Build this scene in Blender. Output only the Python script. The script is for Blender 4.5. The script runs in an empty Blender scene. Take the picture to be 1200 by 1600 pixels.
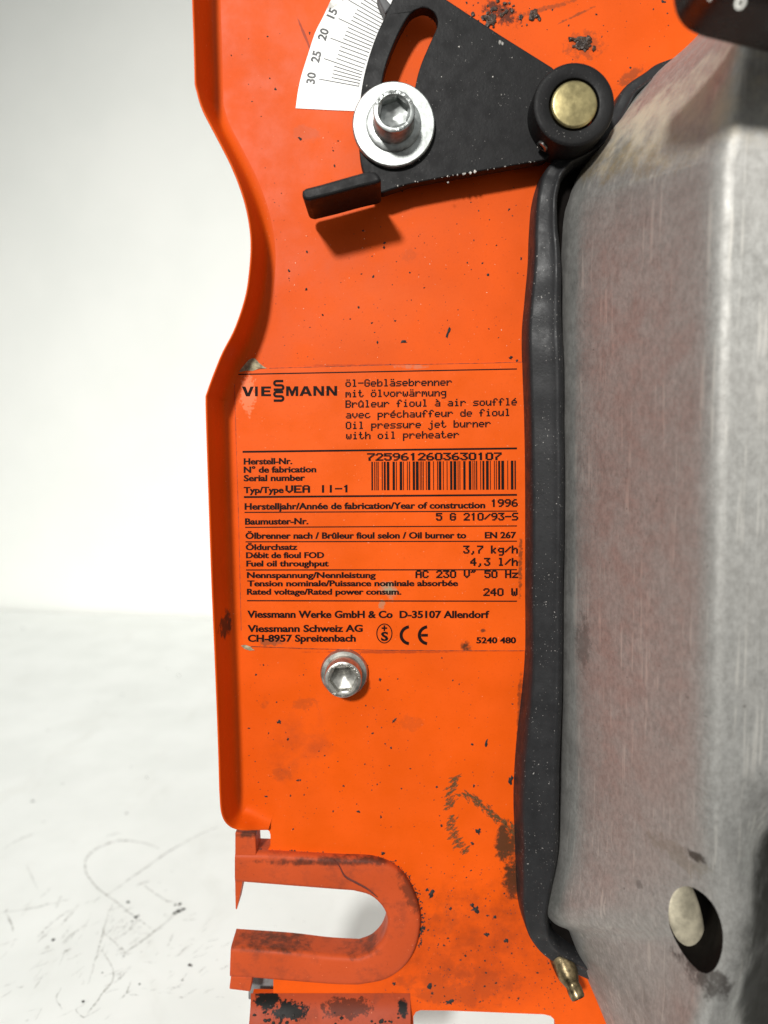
import bpy, bmesh, math, random
import numpy as np
from mathutils import Vector, Matrix
from mathutils.geometry import tessellate_polygon

random.seed(7)
rng = np.random.default_rng(11)
S = bpy.context.scene
C = S.collection

# ------------------------------------------------------------------ camera, world, lamp, exposure
MM = 0.001
D = 0.170                    # camera to the plate, along the plate's normal (metres)
FPX = 1160.0                 # focal length in pixels of the 1200 x 1600 photograph
TILT = math.radians(5.0)     # camera looks a little downwards
H_TABLE = 0.172              # camera height above the tabletop

cam_d = bpy.data.cameras.new('camera')
cam_d.sensor_fit = 'VERTICAL'
cam_d.sensor_height = 36.0
cam_d.lens = 36.0 * FPX / 1600.0
cam_d.clip_start = 0.005
cam_d.clip_end = 50.0
cam_d.dof.use_dof = True
cam_d.dof.focus_distance = 0.169
cam_d.dof.aperture_fstop = 12.5
cam = bpy.data.objects.new('camera', cam_d)
cam.location = (0, -D, 0)
cam.rotation_euler = (math.pi / 2 - TILT, 0, 0)
C.objects.link(cam)
S.camera = cam

W = bpy.data.worlds.new('World')
S.world = W
W.use_nodes = True
nt = W.node_tree
bg = nt.nodes['Background']
tc = nt.nodes.new('ShaderNodeTexCoord')
sp = nt.nodes.new('ShaderNodeSeparateXYZ')
rp = nt.nodes.new('ShaderNodeValToRGB')
mr = nt.nodes.new('ShaderNodeMapRange')
mr.inputs[1].default_value = -1; mr.inputs[2].default_value = 1
nt.links.new(tc.outputs['Generated'], sp.inputs[0])
nt.links.new(sp.outputs[2], mr.inputs[0])
nt.links.new(mr.outputs[0], rp.inputs[0])
e = rp.color_ramp.elements
e[0].position = 0.30; e[0].color = (0.05, 0.045, 0.04, 1)
e[1].position = 0.80; e[1].color = (0.78, 0.80, 0.78, 1)
m = e.new(0.50); m.color = (0.40, 0.41, 0.40, 1)
nt.links.new(rp.outputs[0], bg.inputs[0])
bg.inputs[1].default_value = 0.80

lamp_d = bpy.data.lights.new('work_lamp', 'SPOT')
lamp_d.energy = 240
lamp_d.color = (1.0, 0.985, 0.95)
lamp_d.shadow_soft_size = 0.11
lamp_d.spot_size = math.radians(43)
lamp_d.spot_blend = 1.0
lamp = bpy.data.objects.new('work_lamp', lamp_d)
ldir = Vector((0.31, 1.0, -0.47)).normalized()
lamp.location = Vector((0.0, 0.0, 0.0)) - ldir * 2.2
aim = Vector((-0.02, 0.0, -0.02))
lamp.rotation_euler = (aim - lamp.location).to_track_quat('-Z', 'Y').to_euler()
C.objects.link(lamp)

S.view_settings.view_transform = 'Standard'
S.view_settings.look = 'None'
S.view_settings.exposure = 0.0
S.view_settings.gamma = 1.0
S.view_settings.use_curve_mapping = False
S.render.engine = 'CYCLES'

# ------------------------------------------------------------------ from measured pixels to the plate
FW = Vector((0, math.cos(TILT), -math.sin(TILT)))
UP = Vector((0, math.sin(TILT), math.cos(TILT)))
RT = Vector((1, 0, 0))

def P(px, py, h=0.0):
    """point h millimetres in front of the plate, read off the photograph"""
    d = FW * FPX + RT * (px - 600.0) + UP * (800.0 - py)
    t = (D - h * MM) / d.y
    return Vector((d.x * t, -h * MM, d.z * t))

def PT(px, py):
    """point on the tabletop"""
    d = FW * FPX + RT * (px - 600.0) + UP * (800.0 - py)
    t = -H_TABLE / d.z
    return Vector((d.x * t, -D + d.y * t, -H_TABLE))

def catmull(pts, n, closed=False):
    pts = [tuple(p) for p in pts]
    out = []
    N = len(pts)
    segs = N if closed else N - 1
    for i in range(segs):
        if closed:
            p0, p1, p2, p3 = (np.array(pts[(i + k) % N], float) for k in (-1, 0, 1, 2))
        else:
            p1, p2 = np.array(pts[i], float), np.array(pts[i + 1], float)
            p0 = np.array(pts[i - 1], float) if i else 2 * p1 - p2
            p3 = np.array(pts[i + 2], float) if i + 2 < N else 2 * p2 - p1
        for k in range(n):
            t = k / n
            out.append(tuple(0.5 * ((2 * p1) + (-p0 + p2) * t + (2 * p0 - 5 * p1 + 4 * p2 - p3) * t * t
                                    + (-p0 + 3 * p1 - 3 * p2 + p3) * t ** 3)))
    if not closed:
        out.append(pts[-1])
    return out

def resample(pts, n):
    a = np.array(pts, float)
    s = np.concatenate([[0], np.cumsum(np.linalg.norm(np.diff(a, axis=0), axis=1))])
    u = np.linspace(0, s[-1], n)
    return np.stack([np.interp(u, s, a[:, k]) for k in range(a.shape[1])], 1)

def chaikin(pts, n=2):
    pts = [np.array(p, float) for p in pts]
    for _ in range(n):
        out = [pts[0]]
        for a, b in zip(pts[:-1], pts[1:]):
            out += [a * .75 + b * .25, a * .25 + b * .75]
        out.append(pts[-1])
        pts = out
    return pts

# ------------------------------------------------------------------ materials
class Mat:
    def __init__(self, name):
        self.m = bpy.data.materials.new(name)
        self.m.use_nodes = True
        self.t = self.m.node_tree
        self.b = self.t.nodes['Principled BSDF']
        self._co = None
    def n(self, typ, **kw):
        nd = self.t.nodes.new(typ)
        for k, v in kw.items():
            setattr(nd, k, v)
        return nd
    def l(self, a, b):
        self.t.links.new(a, b)
    def val(self, sock, v):
        if hasattr(v, 'is_output'):
            self.l(v, sock)
        else:
            sock.default_value = v
    def co(self):
        if self._co is None:
            nd = self.n('ShaderNodeTexCoord')
            nd.object = ROOT
            self._co = nd.outputs['Object']
        return self._co
    def math(self, op, a, b=None, clamp=False):
        nd = self.n('ShaderNodeMath', operation=op, use_clamp=clamp)
        self.val(nd.inputs[0], a)
        if b is not None:
            self.val(nd.inputs[1], b)
        return nd.outputs[0]
    def noise(self, scale, detail=4, rough=.55, stretch=(1, 1, 1), dist=0, rot=(0, 0, 0)):
        mp = self.n('ShaderNodeMapping')
        mp.inputs['Scale'].default_value = stretch
        mp.inputs['Rotation'].default_value = rot
        self.l(self.co(), mp.inputs[0])
        nz = self.n('ShaderNodeTexNoise')
        nz.inputs['Scale'].default_value = scale
        nz.inputs['Detail'].default_value = detail
        nz.inputs['Roughness'].default_value = rough
        nz.inputs['Distortion'].default_value = dist
        self.l(mp.outputs[0], nz.inputs['Vector'])
        return nz.outputs['Fac']
    def step(self, v, lo, hi, a=0.0, b=1.0):
        nd = self.n('ShaderNodeMapRange', interpolation_type='SMOOTHSTEP')
        self.val(nd.inputs[0], v)
        nd.inputs[1].default_value = lo; nd.inputs[2].default_value = hi
        nd.inputs[3].default_value = a; nd.inputs[4].default_value = b
        return nd.outputs[0]
    def mix(self, f, a, b, blend='MIX'):
        nd = self.n('ShaderNodeMix', data_type='RGBA', blend_type=blend)
        self.val(nd.inputs[0], f)
        for s, v in ((nd.inputs[6], a), (nd.inputs[7], b)):
            if hasattr(v, 'is_output'):
                self.l(v, s)
            else:
                s.default_value = (*v, 1)
        return nd.outputs[2]
    def spot(self, px, py, rx, ry, h=0, rot=0, lo=.42, hi=.58, scale=900, edge=.55, amt=1.0):
        """mask of one stain or painted shade: an ellipse about a point of the plate, broken up by noise"""
        c = P(px, py, h) - ROOT_AT
        u = 0.170 / 1160 / 1.0
        vs = self.n('ShaderNodeVectorMath', operation='SUBTRACT')
        self.l(self.co(), vs.inputs[0]); vs.inputs[1].default_value = c
        vr = self.n('ShaderNodeVectorRotate', rotation_type='Y_AXIS')
        self.l(vs.outputs[0], vr.inputs['Vector']); vr.inputs['Angle'].default_value = rot
        vm = self.n('ShaderNodeVectorMath', operation='MULTIPLY')
        self.l(vr.outputs[0], vm.inputs[0]); vm.inputs[1].default_value = (1 / (rx * u), 8, 1 / (ry * u))
        ln = self.n('ShaderNodeVectorMath', operation='LENGTH')
        self.l(vm.outputs[0], ln.inputs[0])
        d = self.step(ln.outputs['Value'], 1.0, edge * .2, 0, 1)
        nz = self.noise(scale, 8, .68)
        g = self.math('ADD', d, self.math('MULTIPLY', self.math('SUBTRACT', nz, .5), 2.0))
        m_ = self.step(g, lo + .25, lo + .25 + (hi - lo) * 2.0)
        return self.math('MULTIPLY', self.math('MULTIPLY', m_, self.step(d, 0.0, .25)), amt)
    def bump(self, h, strength=.2, dist=.0002):
        nd = self.n('ShaderNodeBump')
        nd.inputs['Strength'].default_value = strength
        nd.inputs['Distance'].default_value = dist
        self.l(h, nd.inputs['Height'])
        self.l(nd.outputs[0], self.b.inputs['Normal'])
    def set(self, color=None, rough=None, metal=None, spec=None):
        if color is not None:
            if hasattr(color, 'is_output'):
                self.l(color, self.b.inputs['Base Color'])
            else:
                self.b.inputs['Base Color'].default_value = (*color, 1)
        if rough is not None: self.val(self.b.inputs['Roughness'], rough)
        if metal is not None: self.val(self.b.inputs['Metallic'], metal)
        if spec is not None: self.b.inputs['Specular IOR Level'].default_value = spec
        return self.m

# the burner's root: an Empty at its base, on the tabletop
ROOT_AT = Vector((0.045, 0.0, -H_TABLE))
ROOT = bpy.data.objects.new('oil_burner', None)
ROOT.location = ROOT_AT
ROOT.empty_display_size = 0.02
ROOT['label'] = 'orange oil burner with rating label, black lever and bare metal housing, on the white tabletop'
ROOT['category'] = 'oil burner'
C.objects.link(ROOT)
ORIGIN = {ROOT.name: ROOT_AT}

def paint(name, base, stains_and_shade=(), speck=.5, rough=.46, dark=(0.030, 0.016, 0.008), worn=0.0, grit=0.25):
    a = Mat(name)
    c = a.mix(a.step(a.noise(60, 3), .3, .7), [x * .93 for x in base], [min(1, x * 1.05) for x in base])
    c = a.mix(a.math('MULTIPLY', a.step(a.noise(1500, 2), .55, .75), .22), c, [x * .72 for x in base])
    if worn:
        wz = a.step(a.noise(240, 8, .7), .46, .72)
        c = a.mix(a.math('MULTIPLY', wz, worn), c, (0.16, 0.035, 0.018))
    # fine soot specks
    sp_ = a.math('MULTIPLY', a.step(a.noise(2300, 2, .5), .71, .76), a.step(a.noise(90, 4), .40, .62))
    c = a.mix(a.math('MULTIPLY', sp_, speck), c, (0.045, 0.012, 0.006))
    lt = a.step(a.noise(1900, 1, .5, (1, 1, 1.3)), .76, .79)
    c = a.mix(a.math('MULTIPLY', lt, .5), c, (0.9, 0.36, 0.2))
    for st in stains_and_shade:
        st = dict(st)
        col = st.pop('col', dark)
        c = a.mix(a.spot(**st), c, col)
    r = a.step(a.noise(120, 5), .3, .7, rough - .06, rough + .1)
    a.bump(a.noise(1300, 3), .12, .0001)
    return a.set(c, r, 0, .13)

ORANGE = (0.66, 0.080, 0.003)
brown = (0.17, 0.045, 0.016)
olive = (0.13, 0.07, 0.022)
plate_stains_and_falloff = [
    dict(px=465, py=1195, rx=60, ry=50, col=brown, amt=.3, scale=260, lo=.5, hi=.9),
    dict(px=413, py=1098, rx=20, ry=30, col=brown, amt=.4, scale=420, lo=.5, hi=.8),
    dict(px=475, py=1100, rx=50, ry=26, col=brown, amt=.3, scale=500),
    dict(px=440, py=1210, rx=45, ry=30, col=brown, amt=.3, scale=400),
    dict(px=792, py=1318, rx=42, ry=75, col=(0.06, 0.028, 0.012), amt=.95, scale=500, lo=.26, hi=.46),
    dict(px=802, py=1372, rx=36, ry=70, col=(0.045, 0.022, 0.01), amt=.95, scale=600, lo=.24, hi=.44),
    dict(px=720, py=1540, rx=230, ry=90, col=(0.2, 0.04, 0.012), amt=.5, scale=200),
    dict(px=700, py=1430, rx=60, ry=90, col=brown, amt=.45, scale=300, lo=.5, hi=.8),
    dict(px=640, py=1130, rx=60, ry=30, col=brown, amt=.2, scale=500),
    dict(px=740, py=1500, rx=420, ry=260, col=(0.40, 0.046, 0.005), amt=.7, scale=80, lo=.1, hi=.7),  # lower plate dimmed: light falloff painted into the colour
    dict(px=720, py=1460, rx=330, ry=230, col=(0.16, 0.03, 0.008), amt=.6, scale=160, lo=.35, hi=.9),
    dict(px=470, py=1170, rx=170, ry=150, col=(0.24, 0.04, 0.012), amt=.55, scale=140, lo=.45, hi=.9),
    dict(px=420, py=300, rx=120, ry=420, col=(0.52, 0.068, 0.008), amt=.6, scale=60, lo=.1, hi=.8),  # upper left dulled in the colour, as if the light fell off
    dict(px=600, py=480, rx=260, ry=110, col=(0.75, 0.12, 0.02), amt=.3, scale=70, lo=.2, hi=.8),  # brightest middle of that falloff, lightened in the colour
    dict(px=600, py=571, rx=260, ry=5, col=(0.3, 0.04, 0.01), amt=.6, scale=400, lo=.25, hi=.5),
    dict(px=600, py=1019, rx=260, ry=4.5, col=(0.3, 0.04, 0.01), amt=.7, scale=400, lo=.25, hi=.5),
    dict(px=812, py=1120, rx=10, ry=160, col=(0.12, 0.03, 0.01), amt=.7, scale=700, lo=.3, hi=.5),
    dict(px=912, py=70, rx=70, ry=50, col=brown, amt=.5, scale=700),
    dict(px=785, py=20, rx=75, ry=34, col=(0.04, 0.016, 0.01), amt=.9, scale=700, rot=-.4),
    dict(px=985, py=120, rx=60, ry=22, col=brown, amt=.6, scale=600, rot=.6),
    dict(px=850, py=14, rx=110, ry=9, col=brown, amt=.6, scale=900, rot=.25),
    dict(px=900, py=24, rx=70, ry=5, col=brown, amt=.7, scale=900, rot=.42),
    dict(px=640, py=400, rx=30, ry=26, col=brown, amt=.15, scale=700),
    dict(px=345, py=985, rx=10, ry=40, h=9, col=(0.05, 0.03, 0.02), amt=.9, scale=600, lo=.2, hi=.4),
    dict(px=480, py=210, rx=60, ry=30, col=(0.42, 0.10, 0.05), amt=.3, scale=300),
    dict(px=478, py=60, rx=3, ry=60, col=(0.25, 0.03, 0.01), amt=.8, scale=400, rot=.40, lo=.0, hi=.2),
]
M_PAINT = paint('orange_paint', ORANGE, plate_stains_and_falloff)
M_DIRTY = paint('grimy_orange_paint', (0.455, 0.066, 0.017), [
    dict(px=330 + 200, py=1343, rx=260, ry=13, h=1, col=(0.06, 0.02, 0.012), amt=.9, scale=500, lo=.15, hi=.5),
    dict(px=645, py=1400, rx=30, ry=90, h=2, col=(0.07, 0.022, 0.012), amt=.7, scale=500, rot=.5, lo=.25, hi=.5),
    dict(px=470, py=1465, rx=190, ry=18, h=-2, col=(0.05, 0.022, 0.014), amt=.85, scale=500, lo=.1, hi=.5),
    dict(px=560, py=1470, rx=60, ry=24, h=-2, col=(0.05, 0.022, 0.014), amt=.8, scale=500, lo=.1, hi=.5),
    dict(px=385, py=1305, rx=40, ry=12, h=2, col=(0.06, 0.025, 0.015), amt=.9, scale=500, lo=.15, hi=.5),
], speck=.8, rough=.5, worn=.55)
M_ROLL = paint('sooty_orange_paint', (0.33, 0.048, 0.015), [
    dict(px=415, py=1580, rx=40, ry=30, h=4, col=(0.006, 0.005, 0.004), amt=1, scale=900, lo=.2, hi=.32),
    dict(px=450, py=1592, rx=60, ry=26, h=4, col=(0.006, 0.005, 0.004), amt=1, scale=900, lo=.3, hi=.4),
    dict(px=540, py=1590, rx=90, ry=30, h=4, col=(0.014, 0.008, 0.005), amt=.7, scale=900, lo=.36, hi=.44),
    dict(px=630, py=1590, rx=16, ry=22, h=4, col=(0.008, 0.006, 0.005), amt=1, scale=900, lo=.1, hi=.3),
], speck=.9, rough=.48, worn=.6)
M_LABEL = paint('label_film', (0.69, 0.090, 0.006), [
    dict(px=608, py=922, rx=22, ry=30, col=(0.30, 0.25, 0.16), amt=.95, scale=600, rot=.5, lo=.1, hi=.45),
    dict(px=597, py=945, rx=12, ry=22, col=(0.30, 0.22, 0.13), amt=.6, scale=600),
    dict(px=728, py=1010, rx=18, ry=16, col=(0.06, 0.025, 0.012), amt=.95, scale=600, lo=.15, hi=.5),
    dict(px=425, py=1003, rx=60, ry=16, col=(0.14, 0.06, 0.03), amt=.65, scale=500),
    dict(px=755, py=985, rx=8, ry=6, col=(0.1, 0.03, 0.015), amt=.9, scale=800, lo=.1, hi=.4),
    dict(px=640, py=573, rx=60, ry=8, col=(0.5, 0.2, 0.12), amt=.5, scale=500),
    dict(px=388, py=615, rx=24, ry=60, col=(0.95, 0.28, 0.14), amt=.5, scale=1200, lo=.3, hi=.4),
    dict(px=813, py=880, rx=8, ry=120, col=(0.08, 0.03, 0.012), amt=.7, scale=800),
], speck=.35, rough=.36)

def simple(name, base, rough=.5, metal=0.0, spec=.5, vary=.25, scale=400, bump=.15, bscale=900):
    a = Mat(name)
    c = a.mix(a.step(a.noise(scale, 5, .6), .3, .7), [x * (1 - vary) for x in base], [min(1, x * (1 + vary)) for x in base])
    a.bump(a.noise(bscale, 4), bump, .0001)
    return a.set(c, a.step(a.noise(scale * .7, 4), .3, .7, rough - .06, rough + .08), metal, spec)

def black(name, base, rough, dust=.5, dscale=2200, lo=.70):
    a = Mat(name)
    c = a.mix(a.noise(500, 4), [x * .7 for x in base], [x * 1.4 for x in base])
    d = a.math('MULTIPLY', a.step(a.noise(dscale, 2), lo, lo + .05), a.step(a.noise(120, 3), .35, .6))
    c = a.mix(a.math('MULTIPLY', d, dust), c, (0.35, 0.33, 0.31))
    a.bump(a.noise(1600, 3), .3, .0001)
    return a.set(c, a.step(a.noise(350, 4), .3, .7, rough - .08, rough + .1), 0, .2)

M_LEVER = black('black_plastic', (0.0055, 0.0052, 0.0055), .52, .6)
M_RUBBER = black('black_rubber', (0.016, 0.016, 0.017), .46, .8, 2300, .675)
M_KNOB = black('black_knob_plastic', (0.017, 0.012, 0.010), .30, .1)
M_KNOB.node_tree.nodes['Principled BSDF'].inputs['Specular IOR Level'].default_value = .5
M_INK = simple('black_ink', (0.008, 0.0025, 0.002), .6, spec=.12, vary=.4, bump=.05)
M_INKG = simple('grey_ink', (0.03, 0.03, 0.03), .5, bump=.05)
M_WHITE_INK = simple('white_ink', (0.75, 0.74, 0.68), .5, bump=.05)
M_ADHES = simple('grey_adhesive', (0.27, 0.24, 0.15), .7, vary=.5, scale=900)
M_SOOT = simple('soot', (0.010, 0.007, 0.005), .7, vary=.5, scale=1500, bump=.6)
M_CRUMB = simple('oily_crumb', (0.032, 0.014, 0.005), .5, vary=.7, scale=1200, bump=.8, bscale=1500)
M_ZINC = simple('zinc_plated_steel', (0.37, 0.385, 0.375), .42, .9, vary=.25, scale=700, bump=.2)
M_ZINC2 = simple('dull_zinc_steel', (0.42, 0.41, 0.375), .38, .92, vary=.25, scale=700, bump=.3)
M_BRASS = simple('brass', (0.34, 0.285, 0.14), .34, .9, vary=.25, scale=500, bump=.35, bscale=500)
M_OILBR = simple('oily_brass', (0.17, 0.13, 0.07), .30, .85, vary=.75, scale=500, bump=.8, bscale=500)
M_SHADE = simple('painted_shade', (0.005, 0.004, 0.0035), .8, spec=.05)  # near-black colour standing in for shade inside openings and gaps
M_GREY = simple('grey_steel', (0.20, 0.20, 0.20), .55, .3)

def scale_white():
    a = Mat('white_scale_film')
    c = a.mix(a.step(a.noise(200, 3), .3, .7), (0.80, 0.80, 0.78), (0.86, 0.86, 0.84))
    c = a.mix(a.spot(515, 8, 22, 12, scale=900, lo=.25, hi=.5, amt=.7), c, (0.28, 0.26, 0.22))
    c = a.mix(a.spot(492, 62, 6, 8, scale=1400, lo=.35, hi=.5, amt=.5), c, (0.3, 0.29, 0.28))
    return a.set(c, .4, 0, .4)
M_SCALE = scale_white()

def housing_metal():
    a = Mat('bare_aluminium')
    big = a.step(a.noise(45, 4, .6), .3, .7)
    mot = a.step(a.noise(950, 10, .8, (1, 1, .7)), .26, .76)
    c = a.mix(mot, (0.255, 0.25, 0.235), (0.475, 0.47, 0.448))
    c = a.mix(a.math('MULTIPLY', big, .3), c, (0.38, 0.362, 0.34))
    # vertical rub marks
    str_ = a.step(a.noise(1100, 3, .55, (1, 1, .03)), .57, .66)
    msk = a.step(a.noise(130, 3), .42, .6)
    c = a.mix(a.math('MULTIPLY', a.math('MULTIPLY', str_, msk), .62), c, (0.55, 0.53, 0.49))
    hs = a.step(a.noise(700, 3, .5, (.05, 1, 1)), .62, .72)
    c = a.mix(a.math('MULTIPLY', a.math('MULTIPLY', hs, a.step(a.noise(70, 3), .5, .6)), .2), c, (0.48, 0.47, 0.44))
    # dark pits
    pit = a.step(a.noise(900, 2), .72, .77)
    c = a.mix(a.math('MULTIPLY', pit, .55), c, (0.10, 0.09, 0.08))
    lit_bevel = a.spot(px=995, py=190, rx=115, ry=270, h=16, rot=.62, scale=200, lo=.15, hi=.6, amt=.85)  # upper bevel facing the lamp: its brightness is painted into the colour
    c = a.mix(lit_bevel, c, (0.52, 0.455, 0.34))
    # brownish oil film on the upper bevel, soot about the hole and low down, plus painted shade
    for st in (dict(px=935, py=250, rx=60, ry=190, h=10, rot=.62, col=(0.33, 0.25, 0.13), amt=.7, scale=300, lo=.3, hi=.7),
               dict(px=1060, py=1335, rx=50, ry=36, h=37, col=(0.17, 0.14, 0.08), amt=.28, scale=500, lo=.36, hi=.52),
               dict(px=1085, py=1335, rx=18, ry=14, h=40, col=(0.04, 0.03, 0.02), amt=.8, scale=600, lo=.25, hi=.5),
               dict(px=1100, py=1515, rx=50, ry=40, h=40, col=(0.04, 0.03, 0.025), amt=.75, scale=500, lo=.25, hi=.5),
               dict(px=1010, py=1575, rx=26, ry=40, h=18, col=(0.05, 0.04, 0.03), amt=.8, scale=700, lo=.3, hi=.5),
               dict(px=968, py=1330, rx=5, ry=12, h=16, col=(0.07, 0.065, 0.06), amt=.4, scale=900, lo=.2, hi=.4),
               dict(px=930, py=1540, rx=150, ry=210, h=12, rot=-.2, col=(0.10, 0.085, 0.075), amt=.55, scale=160, lo=.0, hi=.8),  # lower wall darkened in the colour for light falling off
               dict(px=880, py=1000, rx=20, ry=760, h=6, col=(0.10, 0.10, 0.098), amt=.6, scale=260, lo=.1, hi=.7),  # painted shade along the base edge, where the wall curves in
               dict(px=862, py=1400, rx=40, ry=150, h=6, col=(0.085, 0.09, 0.08), amt=.65, scale=200, lo=.0, hi=.7),  # flared corner darkened in the colour with the same falloff
               dict(px=1020, py=700, rx=110, ry=600, h=28, col=(0.20, 0.165, 0.15), amt=.2, scale=130, lo=.5, hi=.9),
               dict(px=1265, py=1490, rx=130, ry=300, h=42, rot=-.08, col=(0.020, 0.018, 0.014), amt=.98, scale=70, lo=-.05, hi=.40, edge=2.0),  # shade on the lower right front, painted into the metal's colour
               dict(px=905, py=1000, rx=14, ry=90, h=8, col=(0.12, 0.11, 0.10), amt=.5, scale=700, lo=.3, hi=.5)):
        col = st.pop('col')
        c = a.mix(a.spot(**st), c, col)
    r = a.step(a.noise(200, 5), .3, .7, .56, .68)
    b1 = a.math('ADD', a.noise(1300, 5, .65, (1, 1, .8)), a.math('MULTIPLY', str_, .6))
    a.bump(b1, .15, .0001)
    return a.set(c, r, a.math('SUBTRACT', .78, a.math('MULTIPLY', lit_bevel, .6)), .4)
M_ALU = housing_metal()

# ------------------------------------------------------------------ mesh helpers
def link(name, bm, mats, parent=None, smooth=None, bevel=0, segs=2, label=None):
    me = bpy.data.meshes.new(name)
    org = sum((v.co for v in bm.verts), Vector()) / max(1, len(bm.verts))
    if parent is None:
        org = Vector((0, 0, 0))
    for v in bm.verts:
        v.co -= org
    if smooth is not None:
        for f in bm.faces:
            f.smooth = True
    bm.to_mesh(me); bm.free()
    for mt in (mats if isinstance(mats, (list, tuple)) else [mats]):
        me.materials.append(mt)
    if smooth is not None and smooth < 180:
        me.set_sharp_from_angle(angle=math.radians(smooth))
    o = bpy.data.objects.new(name, me)
    C.objects.link(o)
    if parent is not None:
        o.parent = parent
        o.location = org - ORIGIN[parent.name]
        ORIGIN[o.name] = org
    if label:
        o['label'] = label
    if bevel:
        md = o.modifiers.new('edges', 'BEVEL')
        md.width = bevel * MM; md.segments = segs
        md.limit_method = 'ANGLE'; md.angle_limit = math.radians(35)
        md.harden_normals = False
    return o

def add_prism(bm, loops, top, bot, h=None, mat=0):
    """loops: outer outline then holes, in photograph pixels read at height h (default: top)."""
    h = top if h is None else h
    flat = [[P(x, y, h) for x, y in lp] for lp in loops]
    return add_prism3(bm, flat, top, bot, mat)

def add_prism3(bm, flat, top, bot, mat=0):
    tris = tessellate_polygon([[Vector((p.x, p.z, 0)) for p in lp] for lp in flat])
    allp = [p for lp in flat for p in lp]
    vt = [bm.verts.new((p.x, -top * MM, p.z)) for p in allp]
    def face(vs):
        try:
            f = bm.faces.new(vs); f.material_index = mat; return f
        except ValueError:
            return None
    one = len(flat) == 1 and len(flat[0]) < 80
    if one:
        face(vt)
    else:
        for t in tris:
            face([vt[i] for i in t])
    if bot is not None:
        vb = [bm.verts.new((p.x, -bot * MM, p.z)) for p in allp]
        if one:
            face(vb[::-1])
        else:
            for t in tris:
                face([vb[i] for i in reversed(t)])
        k = 0
        for lp in flat:
            n = len(lp)
            for i in range(n):
                a, b = k + i, k + (i + 1) % n
                face([vt[a], vt[b], vb[b], vb[a]])
            k += n
    bmesh.ops.recalc_face_normals(bm, faces=bm.faces) if bot is not None else None

def add_grid(bm, rows, mat=0, close_v=False):
    vs = [[bm.verts.new(p) for p in r] for r in rows]
    for i in range(len(vs) - 1):
        n = len(vs[i])
        for j in range(n if close_v else n - 1):
            f = bm.faces.new((vs[i][j], vs[i][(j + 1) % n], vs[i + 1][(j + 1) % n], vs[i + 1][j]))
            f.material_index = mat
    return vs

def circ(c, r, h, n=48, rad=None):
    """ring of points about c (true plate position x, z), radius in mm, height in mm"""
    out = []
    for i in range(n):
        a = 2 * math.pi * i / n
        rr = (rad(a) if rad else r) * MM
        out.append(Vector((c.x + rr * math.cos(a), -h * MM, c.z + rr * math.sin(a))))
    return out

def add_lathe(bm, c, prof, n=48, cap=True, mat=0):
    """prof: (radius or function of the angle, height) from outside-bottom to the centre"""
    rows = []
    for r, h in prof:
        rows.append(circ(c, r if not callable(r) else 0, h, n, r if callable(r) else None))
    vs = add_grid(bm, rows, mat, close_v=True)
    if cap:
        f = bm.faces.new(vs[-1]); f.material_index = mat
    return vs

def fix(bm):
    bmesh.ops.recalc_face_normals(bm, faces=bm.faces)

def orient_front(bm):
    for f in bm.faces:
        f.normal_update()
        if f.normal.y > 0:
            f.normal_flip()

# ------------------------------------------------------------------ the setting: tabletop and wall
def table_material():
    a = Mat('white_tabletop')
    c = a.mix(a.step(a.noise(25, 4), .3, .7), (0.80, 0.812, 0.785), (0.86, 0.87, 0.845))
    sm = a.math('MULTIPLY', a.step(a.noise(38, 6, .65, (1, .6, 1), .6), .52, .72), .13)
    c = a.mix(sm, c, (0.52, 0.50, 0.44))
    sp_ = a.step(a.noise(520, 2), .745, .77)
    c = a.mix(a.math('MULTIPLY', sp_, .6), c, (0.2, 0.19, 0.18))
    a.bump(a.noise(500, 3), .06, .0003)
    return a.set(c, .55, 0, .3)
def wall_material():
    a = Mat('white_wall')
    c = a.mix(a.step(a.noise(9, 5), .3, .7), (0.79, 0.80, 0.765), (0.83, 0.835, 0.80))
    a.bump(a.noise(260, 5), .10, .0006)
    return a.set(c, .8, 0, .2)

wl, wr = PT(0, 954), PT(330, 968)
wd = (wr - wl); wd.z = 0; wd.normalize()
bm = bmesh.new()
f0 = wl - wd * 1.6; f1 = wl + wd * 2.4
fr = Vector((0, -0.06, 0))
pts = [Vector((f0.x, fr.y, 0)), Vector((f1.x, fr.y, 0)), Vector((f1.x, f1.y, 0)), Vector((f0.x, f0.y, 0))]
top = [bm.verts.new((p.x, p.y, -H_TABLE)) for p in pts]
bot = [bm.verts.new((p.x, p.y, -H_TABLE - 0.03)) for p in pts]
bm.faces.new(top); bm.faces.new(bot[::-1])
for i in range(4):
    bm.faces.new((top[i], bot[i], bot[(i + 1) % 4], top[(i + 1) % 4]))
fix(bm)
table = link('tabletop', bm, table_material())
table['kind'] = 'structure'
ORIGIN[table.name] = Vector((0, 0, 0))

bm = bmesh.new()
nrm = Vector((-wd.y, wd.x, 0))
g = nrm * 0.006
a0, a1 = wl - wd * 1.8 + g, wl + wd * 2.6 + g
b0, b1 = a0 + nrm * .1, a1 + nrm * .1
vs = []
for z in (-H_TABLE - .4, 2.2):
    vs += [bm.verts.new((p.x, p.y, z)) for p in (a0, a1, b1, b0)]
for i in range(4):
    bm.faces.new((vs[i], vs[(i + 1) % 4], vs[4 + (i + 1) % 4], vs[4 + i]))
bm.faces.new(vs[0:4]); bm.faces.new(vs[4:8]); fix(bm)
wall = link('wall', bm, wall_material())
wall['kind'] = 'structure'

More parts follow.
